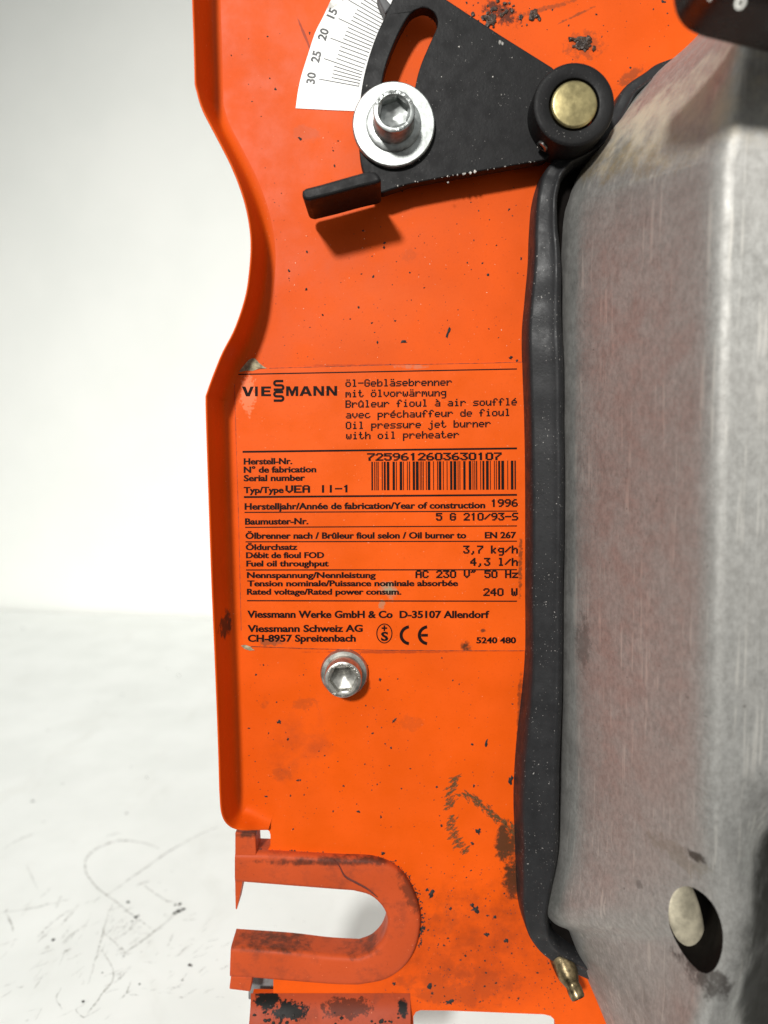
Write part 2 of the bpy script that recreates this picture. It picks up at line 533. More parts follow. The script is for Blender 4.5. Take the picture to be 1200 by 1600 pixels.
# scuffs, pencil-like scratches and crumbs on the tabletop
def scuff_material():
    a = Mat('scuff_mark')
    tr = a.n('ShaderNodeBsdfTransparent')
    mx = a.n('ShaderNodeMixShader')
    out = a.t.nodes['Material Output']
    f = a.step(a.noise(700, 3), .35, .65, .06, .5)
    a.l(f, mx.inputs[0]); a.l(tr.outputs[0], mx.inputs[1]); a.l(a.b.outputs[0], mx.inputs[2])
    a.l(mx.outputs[0], out.inputs['Surface'])
    return a.set((0.22, 0.20, 0.17), .8)
bm = bmesh.new()
lines = [  # traced scratches: points, width in px
    ([(340, 1292), (300, 1310), (250, 1340), (205, 1372), (165, 1400)], 2.2),
    ([(250, 1326), (215, 1315), (180, 1315), (145, 1330), (132, 1355), (150, 1385), (185, 1412), (210, 1432), (238, 1452)], 2.6),
    ([(278, 1425), (255, 1445), (225, 1468), (198, 1487)], 3.0),
    ([(280, 1412), (262, 1408), (245, 1398), (225, 1384)], 2.4),
    ([(178, 1408), (165, 1440), (158, 1470), (146, 1510), (138, 1538)], 2.2),
    ([(160, 1455), (185, 1478), (200, 1492)], 2.0),
    ([(160, 1485), (175, 1512), (176, 1532), (160, 1552), (140, 1580), (130, 1590), (118, 1578)], 2.4),
    ([(205, 1510), (188, 1528), (178, 1536)], 2.4),
    ([(135, 1445), (112, 1460), (96, 1475)], 2.4),
    ([(108, 1422), (78, 1445), (58, 1465)], 2.0),
    ([(10, 1428), (18, 1444), (20, 1456)], 3),
    ([(42, 1352), (52, 1376), (60, 1390)], 1.4),
    ([(0, 1426), (45, 1420), (110, 1405)], 1.4),
    ([(110, 1482), (98, 1490)], 3),
    ([(205, 1533), (195, 1555), (185, 1562)], 2.4),
    ([(95, 1545), (88, 1560), (98, 1578)], 2),
    ([(270, 1460), (262, 1480)], 2), ([(235, 1376), (212, 1384)], 2),
    ([(60, 1300), (30, 1312), (5, 1326)], 1.2), ([(215, 1440), (200, 1455), (180, 1468)], 1.8),
    ([(190, 1300), (165, 1307)], 1.2), ([(95, 1400), (88, 1420)], 1.6),
]
for k in range(70):
    x, y = random.uniform(150, 350), random.uniform(1430, 1560)
    a_ = random.uniform(-.9, .1); L = random.uniform(5, 26)
    lines.append(([(x, y), (x + L * math.cos(a_) / 2, y + L * math.sin(a_) / 2 + random.uniform(-1, 1)),
                   (x + L * math.cos(a_), y + L * math.sin(a_))], random.uniform(.5, 1.1)))
for k in range(60):
    x, y = random.uniform(0, 200), random.uniform(1400, 1600)
    a_ = random.uniform(-1.2, -.3); L = random.uniform(6, 34)
    lines.append(([(x, y), (x + L * math.cos(a_) / 2 + 1, y + L * math.sin(a_) / 2), (x + L * math.cos(a_), y + L * math.sin(a_))],
                  random.uniform(.5, 1.2)))
zz = 0
for pts, w in lines:
    q = resample(catmull([p + (0,) for p in pts], 8), max(4, len(pts) * 6))[:, :2]
    q += rng.normal(0, .5, q.shape)
    zz += 1
    zo = Vector((0, 0, (0.03 + 0.0012 * zz) * MM))
    L, R = [], []
    for i in range(len(q)):
        tdir = q[min(i + 1, len(q) - 1)] - q[max(i - 1, 0)]
        nd = np.array([-tdir[1], tdir[0]]) / (np.linalg.norm(tdir) + 1e-6)
        ww = w * .5 * (0.35 + .65 * math.sin(math.pi * (i + .6) / (len(q) + .2))) * random.uniform(.6, 1.2)
        L.append(PT(*(q[i] + nd * ww)) + zo); R.append(PT(*(q[i] - nd * ww)) + zo)
    add_grid(bm, [L, R])
for f in bm.faces:
    f.normal_update()
    if f.normal.z < 0: f.normal_flip()
sc = link('scuff_marks', bm, scuff_material(), table)
bm = bmesh.new()
def add_crumb(bm, c, r, nrm_axis, mat=0, flat=.6):
    g_ = bmesh.ops.create_icosphere(bm, subdivisions=2, radius=1)
    sx, sy = random.uniform(.7, 1.3), random.uniform(.7, 1.3)
    ph = [random.uniform(0, 6.28) for _ in range(6)]
    for v in g_['verts']:
        p = v.co.copy()
        k = 1 + .28 * math.sin(3 * p.x + ph[0]) * math.sin(4 * p.y + ph[1]) + .22 * math.sin(6 * p.z + ph[2] + 3 * p.x) + random.uniform(-.12, .12)
        p *= k * r
        p = Vector((p.x * sx, p.y * sy, p.z * flat))
        if nrm_axis == 'Y':
            p = Vector((p.x, -p.z, p.y))
        v.co = c + p
    for f in {f for v in g_['verts'] for f in v.link_faces}:
        f.material_index = mat
for x, y, r in ((279, 1424, 5.0), (286, 1421, 4), (272, 1427, 3.5), (281, 1413, 4), (274, 1414, 2.5), (296, 1508, 4), (299, 1509, 2.5), (200, 1410, 4), (83, 1469, 3),
                (212, 1433, 3), (285, 1532, 2), (198, 1271, 2.5), (51, 1252, 3), (191, 1086, 2), (279, 1056, 2), (36, 982, 2), (75, 1141, 1.5), (98, 1225, 1.8),
                (229, 1215, 2), (197, 1313, 1.8), (216, 1431, 2.4), (206, 1440, 2), (193, 1494, 1.6), (160, 1520, 1.8), (130, 1565, 3), (218, 1538, 2),
                (262, 1045, 1.4), (150, 1098, 1.2), (205, 1198, 1.4), (68, 1284, 1.2)):
    c = PT(x, y)
    px_m = (c - Vector((0, -D, 0))).length / FPX
    add_crumb(bm, c, r * px_m * .62, 'Z')
link('crumbs', bm, M_SOOT, table)

# ------------------------------------------------------------------ mounting plate with raised left edge
sil = [(297, -160, 12), (298, -60, 12), (299.5, 0, 12), (302, 70, 12), (303.5, 131, 12), (306, 141, 12), (315.6, 172, 12), (340, 219, 12), (362, 263, 12),
       (378.5, 307, 12), (387.5, 345, 12), (391, 382, 12), (388.5, 424, 12), (382, 465, 12), (366, 513, 12), (347, 550, 12), (335, 579, 12),
       (327, 600, 12), (320.5, 619, 12), (321, 650, 12), (325, 775, 12), (330, 919, 12), (334, 1010, 12), (339.5, 1150, 12), (342, 1235, 12),
       (344, 1264, 11.2), (348, 1279, 10), (355, 1289, 8.5), (366, 1295.5, 7), (382, 1298, 5), (400, 1297.5, 3), (419, 1297, 1.2)]
# Catmull between the kinks so that the kinks stay
def seg(a, b, n): return catmull(sil[a:b + 1], n)
sil = [(x, y, h * .83 if h > 5 else h) for x, y, h in sil]
path = seg(0, 4, 4)[:-1] + seg(4, 18, 6)[:-1] + seg(18, 24, 5)[:-1] + seg(24, 31, 5)
S3 = [P(x, y, h) for x, y, h in path]
HF = [p[2] for p in path]
def normals2(pts):
    out = []
    for i in range(len(pts)):
        a, b = pts[max(0, i - 1)], pts[min(len(pts) - 1, i + 1)]
        t = (b - a); t.y = 0; t.normalize()
        out.append(Vector((-t.z, 0, t.x)))
    return out
NI = normals2(S3)     # path runs downwards, so this points right, into the plate
def sect(h):
    k = h / 12
    return [(3.9, 0), (3.1, .12 * k), (2.4, .5 * k), (1.9, 1.2 * k), (1.5, 2.6 * k), (.95, h * .55), (.46, h - .35 * k), (.40, h - .12 * k), (.31, h - .03 * k), (.2, h),
            (.11, h - .03 * k), (.04, h - .12 * k), (0, h - .35 * k), (0, -1.6), (3.9, -1.6)]
rows = []
for p, n, h in zip(S3, NI, HF):
    rows.append([Vector((p.x + n.x * o * MM, -q * MM, p.z + n.z * o * MM)) for o, q in sect(h)])
bm = bmesh.new()
add_grid(bm, rows)
fix(bm)
inner = [Vector((p.x + n.x * 3.9 * MM, 0, p.z + n.z * 3.9 * MM)) for p, n in zip(S3, NI)]
flange_bm = bm

zt = 1640
rest = [(418.6, 1297), (421, 1299), (422.5, 1304), (422.5, 1322), (408, 1344), (540, 1362), (585, 1372), (618, 1405), (628, 1440), (615, 1485), (580, 1512), (540, 1520), (427, 1514), (427, 1553), (395, 1552.5), (394, 1556),
        (640, 1572), (640, zt), (646, zt), (646, 1588), (650, 1581), (657, 1578.5), (700, 1579), (850, 1585), (860, 1587.5), (866, 1593), (868, 1601), (868, zt + 70), (1290, zt + 70), (1290, -160)]
outl = inner + [P(x, y, 0) for x, y in rest]
bm = bmesh.new()
add_prism3(bm, [outl], 0, -1.6)
# soot specks and crumbs stuck to the paint
def blob(bm, x, y, r, h=0.0, mat=1, n=9, el=1.0):
    c = P(x, y, h)
    k = 0.170 / 1160
    a0 = random.uniform(0, 6.28)
    rr = [r * k * random.uniform(.45, 1.35) for _ in range(n)]
    ca, sa = math.cos(a0), math.sin(a0)
    ring = []
    for i in range(n):
        a = 2 * math.pi * i / n
        u, v = rr[i] * math.cos(a) * el, rr[i] * math.sin(a)
        ring.append(bm.verts.new((c.x + u * ca - v * sa, c.y - .00002, c.z + u * sa + v * ca)))
    top_ = bm.verts.new((c.x, c.y - .00002 - r * k * random.uniform(.15, .5), c.z))
    for i in range(n):
        f = bm.faces.new((ring[i], ring[(i + 1) % n], top_)); f.material_index = mat
        f.normal_update()
        if f.normal.y > 0: f.normal_flip()
def in_plate(x, y):
    if y > 1300 and x < 664: return False
    left = np.interp(y, [p[1] for p in sil[:25]], [p[0] for p in sil[:25]]) + 28
    right = np.interp(y, [250, 420, 580, 760, 1000, 1160, 1400, 1600], [836, 822, 814, 819, 818, 804, 806, 910])
    if y < 250: right = np.interp(y, [0, 110, 250], [1090, 1010, 850])
    if 372 < x < 812 and 572 < y < 1016: return random.random() < .12
    return left < x < right
cnt = 0
while cnt < 430:
    x, y = random.uniform(300, 1080), random.uniform(-10, 1578)
    dens = .25 + .75 * (y > 1050) * min(1, (y - 1000) / 400) + .35 * (y < 150) * (x > 720)
    if random.random() > dens or not in_plate(x, y): continue
    blob(bm, x, y, random.choice([.7, .8, 1, 1.1, 1.3, 1.6, 2.2]) * random.uniform(.5, 1.0), el=random.choice([1, 1, 1.6]))
    cnt += 1
for x, y, r, el in ((674, 1397, 6, 1.6), (668, 1391, 4, 1.2), (743, 1421, 8, 1.4), (737, 1414, 5, 1), (773, 1433, 4, 1), (760, 1460, 5, 1.2), (791, 1470, 5, 1), (748, 1299, 6, 1.4), (738, 1318, 4, 1),
                    (594, 1062, 4, 1), (616, 1126, 3, 2.4), (760, 1162, 3, 3), (798, 1219, 6, 1.6), (599, 1333, 4.5, 1), (618, 1345, 2.5, 1), (660, 1450, 5, 1.3), (702, 1566, 7, 1.5), (671, 1541, 6, 1.4),
                    (675, 1552, 4, 1), (616, 1537, 4, 1), (450, 1155, 3, 1), (537, 1228, 2.5, 1), (570, 1194, 2, 1), (641, 1201, 2, 1), (436, 1128, 4, 1.2), (690, 1290, 3, 1), (704, 1420, 4, 1),
                    (640, 1370, 2.5, 1), (680, 1540, 2.5, 1), (583, 432, 3, 1), (640, 426, 2, 1), (560, 480, 2.5, 1), (504, 492, 2.5, 1), (700, 520, 4, 2.5), (630, 534, 4, 2), (798, 559, 4, 1), (808, 564, 3, 1),
                    (700, 1466, 3, 1), (560, 1268, 3, 1.4), (775, 1536, 3, 1), (840, 1520, 3, 1), (720, 1500, 2.5, 1), (810, 1560, 3, 1), (600, 387, 3, 1), (601, 380, 2, 2)):
    blob(bm, x, y, r * .72, n=13, el=el)
random.seed(5)
oc = resample([p + (0,) for p in [(402, 1331), (440, 1333), (530, 1338), (560, 1339), (586, 1341), (614, 1350), (636, 1369), (650, 1395), (659, 1424), (660, 1450), (654, 1482)]], 300)[:, :2]
for k in range(330):
    x, y = oc[min(299, int(random.random() ** 1.1 * 300))]
    blob(bm, x + random.gauss(0, 1.8) + 1, y + random.gauss(0, 1.8) - 1, random.choice([.8, 1.2, 1.6, 2.2]) * random.uniform(.6, 1.1), n=7)
for k in range(520):
    x = random.uniform(600, 900); y = 1340 + 240 * random.random() ** .8
    if not in_plate(x, y) and y < 1400: continue
    if x < 668 and y < 1545: continue
    blob(bm, x, y, random.choice([.5, .6, .8, 1.0, 1.4]), n=6, mat=random.choice([1, 3, 3]))
for k in range(900):
    x = random.uniform(380, 815); y = random.uniform(200, 1330)
    if not in_plate(x, y): continue
    blob(bm, x, y, random.choice([.4, .5, .6, .8]), n=6, mat=random.choice([3, 3, 3, 4]) if y < 1020 else 3)
random.seed(21)
for k in range(80):
    a_, q = random.uniform(0, 6.28), abs(random.gauss(0, 1))
    x0, y0, s = random.choice([(912, 70, 9), (912, 66, 8), (772, 26, 22), (765, 30, 9), (835, 22, 10), (800, 16, 26), (786, 4, 18)])
    add_crumb(bm, P(x0 + s * q * math.cos(a_), y0 + s * q * math.sin(a_) * .8, .15), random.uniform(.22, .7) * MM * (1.2 if s < 12 else .65), 'Y', 2, .4)
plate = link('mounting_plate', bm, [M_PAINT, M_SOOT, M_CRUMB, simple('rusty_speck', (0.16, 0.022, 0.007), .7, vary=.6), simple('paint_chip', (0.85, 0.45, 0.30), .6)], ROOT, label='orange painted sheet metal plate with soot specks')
bm = bmesh.new()
sc_ = resample(catmull([(713, 1214, 0), (705, 1232, 0), (703, 1255, 0), (704, 1278, 0), (707, 1298, 0), (716, 1315, 0), (728, 1330, 0)], 6), 26)[:, :2]
zq = .03
def stroke(x, y, L_, w, ang):
    global zq
    zq += .0006
    n_ = 7; A_, B_ = [], []
    for i in range(n_):
        t = i / (n_ - 1) - .5
        ww = w * (1 - (2 * t) ** 2 * .8) * random.uniform(.5, 1.2)
        cx, cy = x + L_ * t * math.cos(ang), y + L_ * t * math.sin(ang)
        A_.append(P(cx - ww * math.sin(ang), cy + ww * math.cos(ang), zq)); B_.append(P(cx + ww * math.sin(ang), cy - ww * math.cos(ang), zq))
    add_grid(bm, [A_, B_])
for i, (x, y) in enumerate(sc_):
    if i in (11, 12): continue
    for k in range(2):
        stroke(x + random.gauss(0, 2.5), y + random.gauss(0, 1.2), random.uniform(11, 22), random.uniform(1.6, 2.8), -.55 + random.gauss(0, .12))
for i, (x, y) in enumerate(resample([(722, 1240, 0), (745, 1250, 0), (765, 1268, 0), (785, 1284, 0), (803, 1296, 0)], 30)[:, :2]):
    for k in range(2):
        stroke(x + random.gauss(0, 3), y + random.gauss(0, 3), random.uniform(8, 18), random.uniform(1.4, 3.0), .7 + random.gauss(0, .35))
orient_front(bm)
def smear_material():
    a = Mat('olive_smear')
    tr = a.n('ShaderNodeBsdfTransparent'); mx = a.n('ShaderNodeMixShader')
    a.l(a.step(a.noise(1300, 4, .65), .32, .66, .0, .8), mx.inputs[0]); a.l(tr.outputs[0], mx.inputs[1]); a.l(a.b.outputs[0], mx.inputs[2])
    a.l(mx.outputs[0], a.t.nodes['Material Output'].inputs['Surface'])
    return a.set((0.13, 0.06, 0.016), .6)
link('thread_imprint', bm, smear_material(), plate)
link('edge_flange', flange_bm, M_PAINT, plate, smooth=40)

# raised collar round the open slot
def band(sections, cnt):
    out = []
    for k, (pts, n) in enumerate(zip(sections, cnt)):
        q = resample(catmull([p + (0,) for p in pts], 6), n)[:, :2]
        out += [tuple(p) for p in (q if k == 0 else q[1:])]
    return out
cnt_ = (24, 44, 24)
c_out = band(([(367, 1333.5), (400, 1334), (440, 1336), (530, 1341), (555, 1341.5)], [(555, 1341.5), (585, 1344), (612, 1354), (633, 1372), (647, 1397), (656, 1425), (657, 1450), (651, 1480), (640, 1503), (622, 1522), (598, 1535), (560, 1542)],
              [(560, 1542), (520, 1541), (430, 1534), (394, 1531), (359, 1529)]), cnt_)
c_in = band(([(367, 1380), (379, 1381), (505, 1391), (552, 1394.5)], [(552, 1394.5), (578, 1402), (597, 1419), (605, 1438), (603, 1456), (595, 1474), (580, 1489), (560, 1497)], [(560, 1497), (510, 1494), (450, 1487), (366, 1481), (360.5, 1480.5)]), cnt_)
rows = []
for (ox, oy), (ix, iy) in zip(c_out, c_in):
    a, b = P(ox, oy, 2), P(ix, iy, 2)
    v = b - a; L_ = v.length / MM; v.normalize()
    pr = [(0, -5), (0, .6), (.08, 1.15), (.3, 1.6), (.7, 1.9), (1.3, 2.05), (L_ * .5, 2.12), (L_ - 1.3, 2.05), (L_ - .7, 1.9), (L_ - .3, 1.6), (L_ - .08, 1.15), (L_, .6), (L_, -5)]
    rows.append([Vector((a.x + v.x * o * MM, -h * MM, a.z + v.z * o * MM)) for o, h in pr])
bm = bmesh.new()
vs = add_grid(bm, rows, close_v=True); bm.faces.new(vs[0]); bm.faces.new(vs[-1][::-1])
fix(bm)
slot = link('slot_collar', bm, M_DIRTY, plate, smooth=50, label='raised grimy orange collar round the open slot')
for tab in ([(367.2, 1301), (399, 1303), (400.5, 1338), (367.2, 1338)], [(360.5, 1526), (394.5, 1527), (391, 1550), (358, 1546)]):
    bm = bmesh.new()
    add_prism(bm, [tab], 1.8, -4.9)
    link('end_tab', bm, M_DIRTY, slot, bevel=.3, segs=3)
bm = bmesh.new()
add_prism(bm, [[(367.3, 1372), (379, 1376), (378, 1384), (370, 1421), (368.2, 1420)]], 1.2, -4.6)
link('bent_lip', bm, M_DIRTY, slot)
# the split in the collar's paint
bm = bmesh.new()
cr = resample(catmull([(521, 1343, 0), (530, 1353, 0), (539, 1369, 0), (556, 1379, 0), (574, 1389, 0), (590, 1402, 0)], 6), 30)
L, R, T = [], [], []
for i in range(30):
    w = 1.5 * math.sin(math.pi * (i + 1) / 32) + .4 + random.uniform(-.2, .2)
    x, y = cr[i][:2]
    L.append(P(x - w * .5, y + w * .8, 2.13)); R.append(P(x + w * .5, y - w * .8, 2.13)); T.append(P(x, y, 2.2))
add_grid(bm, [L, T, R]); orient_front(bm)
link('crack', bm, simple('crack_shade', (0.10, 0.014, 0.006), .6), slot)

# rolled lower edge
bm = bmesh.new()
za, zb = P(500, 1550, 0).z, P(500, 1640, 0).z
prof = [(-1.6, 1551), (.02, 1551)]
rows = []
for t in np.linspace(0, 1, 14):
    a = t * math.pi * .55
    rows.append((4.2 * (1 - math.cos(a)) / (1 - math.cos(math.pi * .55)) * 1.0, 1554 + 46 * t))
def roll_pts(x):
    pts = [P(x, 1552, -1.6), P(x, 1552, .05)]
    for h, y in rows:
        q = P(x, y, 0); pts.append(Vector((q.x, -(h + .06) * MM, q.z)))
    q = P(x, 1650, 0); pts.append(Vector((q.x, -3.6 * MM, q.z)))
    pts.append(Vector((q.x, 1.6 * MM, q.z)))
    return pts
xs = np.linspace(392, 641, 40)
vs = add_grid(bm, [roll_pts(x) for x in xs])
bm.faces.new(vs[0]); bm.faces.new(vs[-1][::-1])
fix(bm)
for k in range(60):
    x, y = random.choice([(412, 1580), (440, 1588), (430, 1597), (540, 1590), (600, 1588)])
    x += random.gauss(0, 18); y += random.gauss(0, 7)
    if not 396 < x < 638: continue
    hh = float(np.interp(y, [r[1] for r in rows], [r[0] for r in rows]))
    q = P(x, y, 0)
    add_crumb(bm, Vector((q.x, -(hh + .1) * MM, q.z)), random.uniform(.15, .5) * MM, 'Y', 1, .4)
link('rolled_edge', bm, [M_ROLL, M_SOOT], plate, smooth=45, label='sooty rolled lower edge of the plate')
bm = bmesh.new()
add_prism(bm, [[(388, 1515), (432, 1515), (432, 1562), (388, 1562)]], -5.0, -7.0)
link('rear_tab', bm, M_GREY, plate, bevel=.2, label='grey steel tab behind the plate')

# ------------------------------------------------------------------ rating label
F57 = {
'a': '...../...../.###./....#/.####/#...#/.####', 'b': '#..../#..../#.##./##..#/#...#/#...#/####.', 'c': '...../...../.###./#..../#..../#...#/.###.',
'd': '....#/....#/.##.#/#..##/#...#/#...#/.####', 'e': '...../...../.###./#...#/#####/#..../.###.', 'f': '..##./.#..#/.#.../###../.#.../.#.../.#...',
'g': '...../...../.####/#...#/#...#/.####/....#/....#/.###.', 'h': '#..../#..../#.##./##..#/#...#/#...#/#...#', 'i': '..#../...../.##../..#../..#../..#../.###.',
'j': '...#./...../..##./...#./...#./...#./...#./#..#./.##..', 'k': '#..../#..../#..#./#.#../##.../#.#../#..#.', 'l': '.##../..#../..#../..#../..#../..#../.###.',
'm': '...../...../##.#./#.#.#/#.#.#/#...#/#...#', 'n': '...../...../#.##./##..#/#...#/#...#/#...#', 'o': '...../...../.###./#...#/#...#/#...#/.###.',
'p': '...../...../####./#...#/#...#/####./#..../#..../#....', 'r': '...../...../#.##./##..#/#..../#..../#....', 's': '...../...../.####/#..../.###./....#/####.',
't': '.#.../.#.../###../.#.../.#.../.#..#/..##.', 'u': '...../...../#...#/#...#/#...#/#..##/.##.#', 'v': '...../...../#...#/#...#/#...#/.#.#./..#..',
'w': '...../...../#...#/#...#/#.#.#/#.#.#/.#.#.', 'z': '...../...../#####/...#./..#../.#.../#####', '-': '...../...../...../#####/...../...../.....',
'ö': '.#.#./...../.###./#...#/#...#/#...#/.###.', 'ä': '.#.#./...../.###./....#/.####/#...#/.####', 'û': '..#../.#.#./#...#/#...#/#...#/#..##/.##.#',
'à': '.#.../..#../.###./....#/.####/#...#/.####', 'é': '...#./..#../.###./#...#/#####/#..../.###.',
'G': '.###./#...#/#..../#.###/#...#/#...#/.###.', 'B': '####./#...#/#...#/####./#...#/#...#/####.', 'O': '.###./#...#/#...#/#...#/#...#/#...#/.###.',
'V': '#...#/#...#/#...#/#...#/#...#/.#.#./..#..', 'E': '#####/#..../#..../####./#..../#..../#####', 'A': '.###./#...#/#...#/#####/#...#/#...#/#...#',
'C': '.###./#...#/#..../#..../#..../#...#/.###.', 'H': '#...#/#...#/#...#/#####/#...#/#...#/#...#', 'W': '#...#/#...#/#...#/#.#.#/#.#.#/#.#.#/.#.#.',
'S': '.####/#..../#..../.###./....#/....#/####.', 'I': '..#../..#../..#../..#../..#../..#../..#..', '0': '.###./#...#/#...#/#...#/#...#/#...#/.###.',
'1': '..#../.##../..#../..#../..#../..#../..#..', '2': '.###./#...#/....#/...#./..#../.#.../#####', '3': '#####/...#./..#../...#./....#/#...#/.###.',
'4': '...#./..##./.#.#./#..#./#####/...#./...#.', '5': '#####/#..../####./....#/....#/#...#/.###.', '6': '..##./.#.../#..../####./#...#/#...#/.###.',
'7': '#####/....#/...#./..#../.#.../.#.../.#...', '9': '.###./#...#/#...#/.####/....#/...#./.##..', '/': '...../....#/...#./..#../.#.../#..../.....',
',': '...../...../...../...../...../..#../..#../.#...', '~': '.#.#./#.#../...../...../...../...../.....',
}
LBL_H = 0.16
TXT_H = 0.19
def dot_text(bm, s, x0, x1, yl, yr, cap, bold=False, h=TXT_H):
    """dot-matrix writing: x0..x1 in px, baseline yl at the left and yr at the right"""
    N = len(s)
    pitch = (x1 - x0) / (N - .18)
    u = pitch / 6.1                       # one dot column
    v = cap / 7.0
    K = 4
    for i, ch in enumerate(s):
        if ch == ' ': continue
        g_ = F57[ch].split('/')
        R_ = len(g_)
        a = np.zeros((R_ * K + 4, 5 * K + 4), bool)
        for r in range(R_):
            for c in range(5):
                if g_[r][c] == '#':
                    a[2 + r * K:2 + (r + 1) * K, 2 + c * K:2 + (c + 1) * K] = True
        if not bold:
            b = a.copy(); b[:, 1:] |= a[:, :-1]; b[:, :-1] |= a[:, 1:]; b[1:] |= b[:-1].copy(); a = b
        else:
            b = a.copy()
            b[:, 1:] |= a[:, :-1]; b[:, :-1] |= a[:, 1:]; b[:, 2:] |= a[:, :-2]
            c_ = b.copy(); c_[1:] |= b[:-1]; c_[:-1] |= b[1:]
            a = c_
        for r in range(a.shape[0]):
            c = 0
            while c < a.shape[1]:
                if a[r, c]:
                    e_ = c
                    while e_ < a.shape[1] and a[r, e_]: e_ += 1
                    xa = x0 + i * pitch + (c - 2) / K * u; xb = x0 + i * pitch + (e_ - 2) / K * u
                    ya = ((r - 2) / K - 7) * v; yb = ((r - 1) / K - 7) * v
                    f_ = lambda x: yl + (yr - yl) * (x - x0) / (x1 - x0)
                    q = [bm.verts.new(P(x, f_(x) + y, h)) for x, y in ((xa, ya), (xa, yb), (xb, yb), (xb, ya))]
                    bm.faces.new(q)
                    c = e_
                else:
                    c += 1
def font_mesh(s, bold=0.0):
    cu = bpy.data.curves.new('writing', 'FONT')
    cu.body = s; cu.size = 1.0; cu.resolution_u = 3
    cu.offset = bold
    cu.fill_mode = 'FRONT'
    o = bpy.data.objects.new('writing', cu)
    C.objects.link(o)
    dg = bpy.context.evaluated_depsgraph_get()
    me = bpy.data.meshes.new_from_object(o.evaluated_get(dg))
    vs = [tuple(v.co[:2]) for v in me.vertices]
    fs = [tuple(p.vertices) for p in me.polygons]
    bpy.data.objects.remove(o); bpy.data.curves.remove(cu); bpy.data.meshes.remove(me)
    return np.array(vs), fs
_caph = None
def put_text(bm, s, x0, x1, yl, yr, cap, bold=.028, h=TXT_H):
    global _caph
    if _caph is None:
        _caph = font_mesh('H')[0][:, 1].max()
    v, fs = font_mesh(s, bold)
    xmin, xmax = v[:, 0].min(), v[:, 0].max()
    for k, dx in enumerate((-.32, 0, .32)):
        q = []
        for a, b in v:
            t = (a - xmin) / (xmax - xmin)
            q.append(bm.verts.new(P(x0 + dx + (x1 - x0) * t, yl + (yr - yl) * t - b * cap / _caph, h + k * .003)))
        for f in fs:
            try: bm.faces.new([q[i] for i in f])
            except ValueError: pass
def strip(bm, p0, p1, w, h=TXT_H):
    (x0, y0), (x1, y1) = p0, p1
    L = math.hypot(x1 - x0, y1 - y0); nx, ny = -(y1 - y0) / L * w / 2, (x1 - x0) / L * w / 2
    f = bm.faces.new([bm.verts.new(P(x, y, h)) for x, y in ((x0 + nx, y0 + ny), (x1 + nx, y1 + ny), (x1 - nx, y1 - ny), (x0 - nx, y0 - ny))])

lab = [(366, 590), (374, 581), (421, 575), (600, 570), (760, 567), (826, 565), (832, 700), (832, 1017), (700, 1017), (590, 1016), (480, 1013.5), (392, 1010), (380, 1006), (377, 985), (372, 800)]
bm = bmesh.new()
add_prism(bm, [lab], LBL_H, -.02)
label = link('rating_label', bm, M_LABEL, ROOT, label='orange rating label with black print, barcode and torn top corner')

bm = bmesh.new()
for y0, y1, xl, w in ((585, 576.5, 372, 1.9), (706, 700.6, 379, 3.0), (776.7, 773.2, 381, 3.0), (800.6, 798.6, 382, 1.7), (824, 821.8, 383, 1.7), (846.6, 845.6, 383.6, 1.7),
                      (890.6, 890.2, 384.4, 1.9), (938.6, 939.4, 386, 1.9)):
    strip(bm, (xl, y0), (807.8, y1), w)
orient_front(bm); link('ruled_lines', bm, M_INK, label)

bm = bmesh.new()
for s, x0, x1, yl, yr in (('öl-Gebläsebrenner', 540, 706, 604.4, 602.4), ('mit ölvorwärmung', 540, 697, 620.8, 619), ('Brûleur fioul à air soufflé', 540, 807.5, 637, 633.2),
                          ('avec préchauffeur de fioul', 540.5, 797, 653.8, 649.8), ('Oil pressure jet burner', 540.5, 766.5, 670.4, 667.2), ('with oil preheater', 541, 717, 686.4, 684.4)):
    dot_text(bm, s, x0, x1, yl, yr, 11.5)
dot_text(bm, 'VEA', 446.5, 483.5, 770, 769.6, 11.2, True)
dot_text(bm, 'II-1', 499.5, 546, 769.6, 769, 11.2, True)
dot_text(bm, '7259612603630107', 574, 783, 719.8, 718.6, 11.4, True)
dot_text(bm, '1996', 767, 808.5, 792, 791.6, 11.6, True)
dot_text(bm, '5 G 210/93-S', 681.5, 809, 813.4, 813, 11.6, True)
dot_text(bm, '3,7 kg/h', 724, 808.6, 864.8, 864.6, 12, True)
dot_text(bm, '4,3 l/h', 735, 808.6, 884, 884, 12, True)
dot_text(bm, 'AC 230 V~ 50 Hz', 649.5, 809, 903, 903, 11.4, True)
dot_text(bm, '240 W', 755.5, 808, 931, 931, 11.6, True)
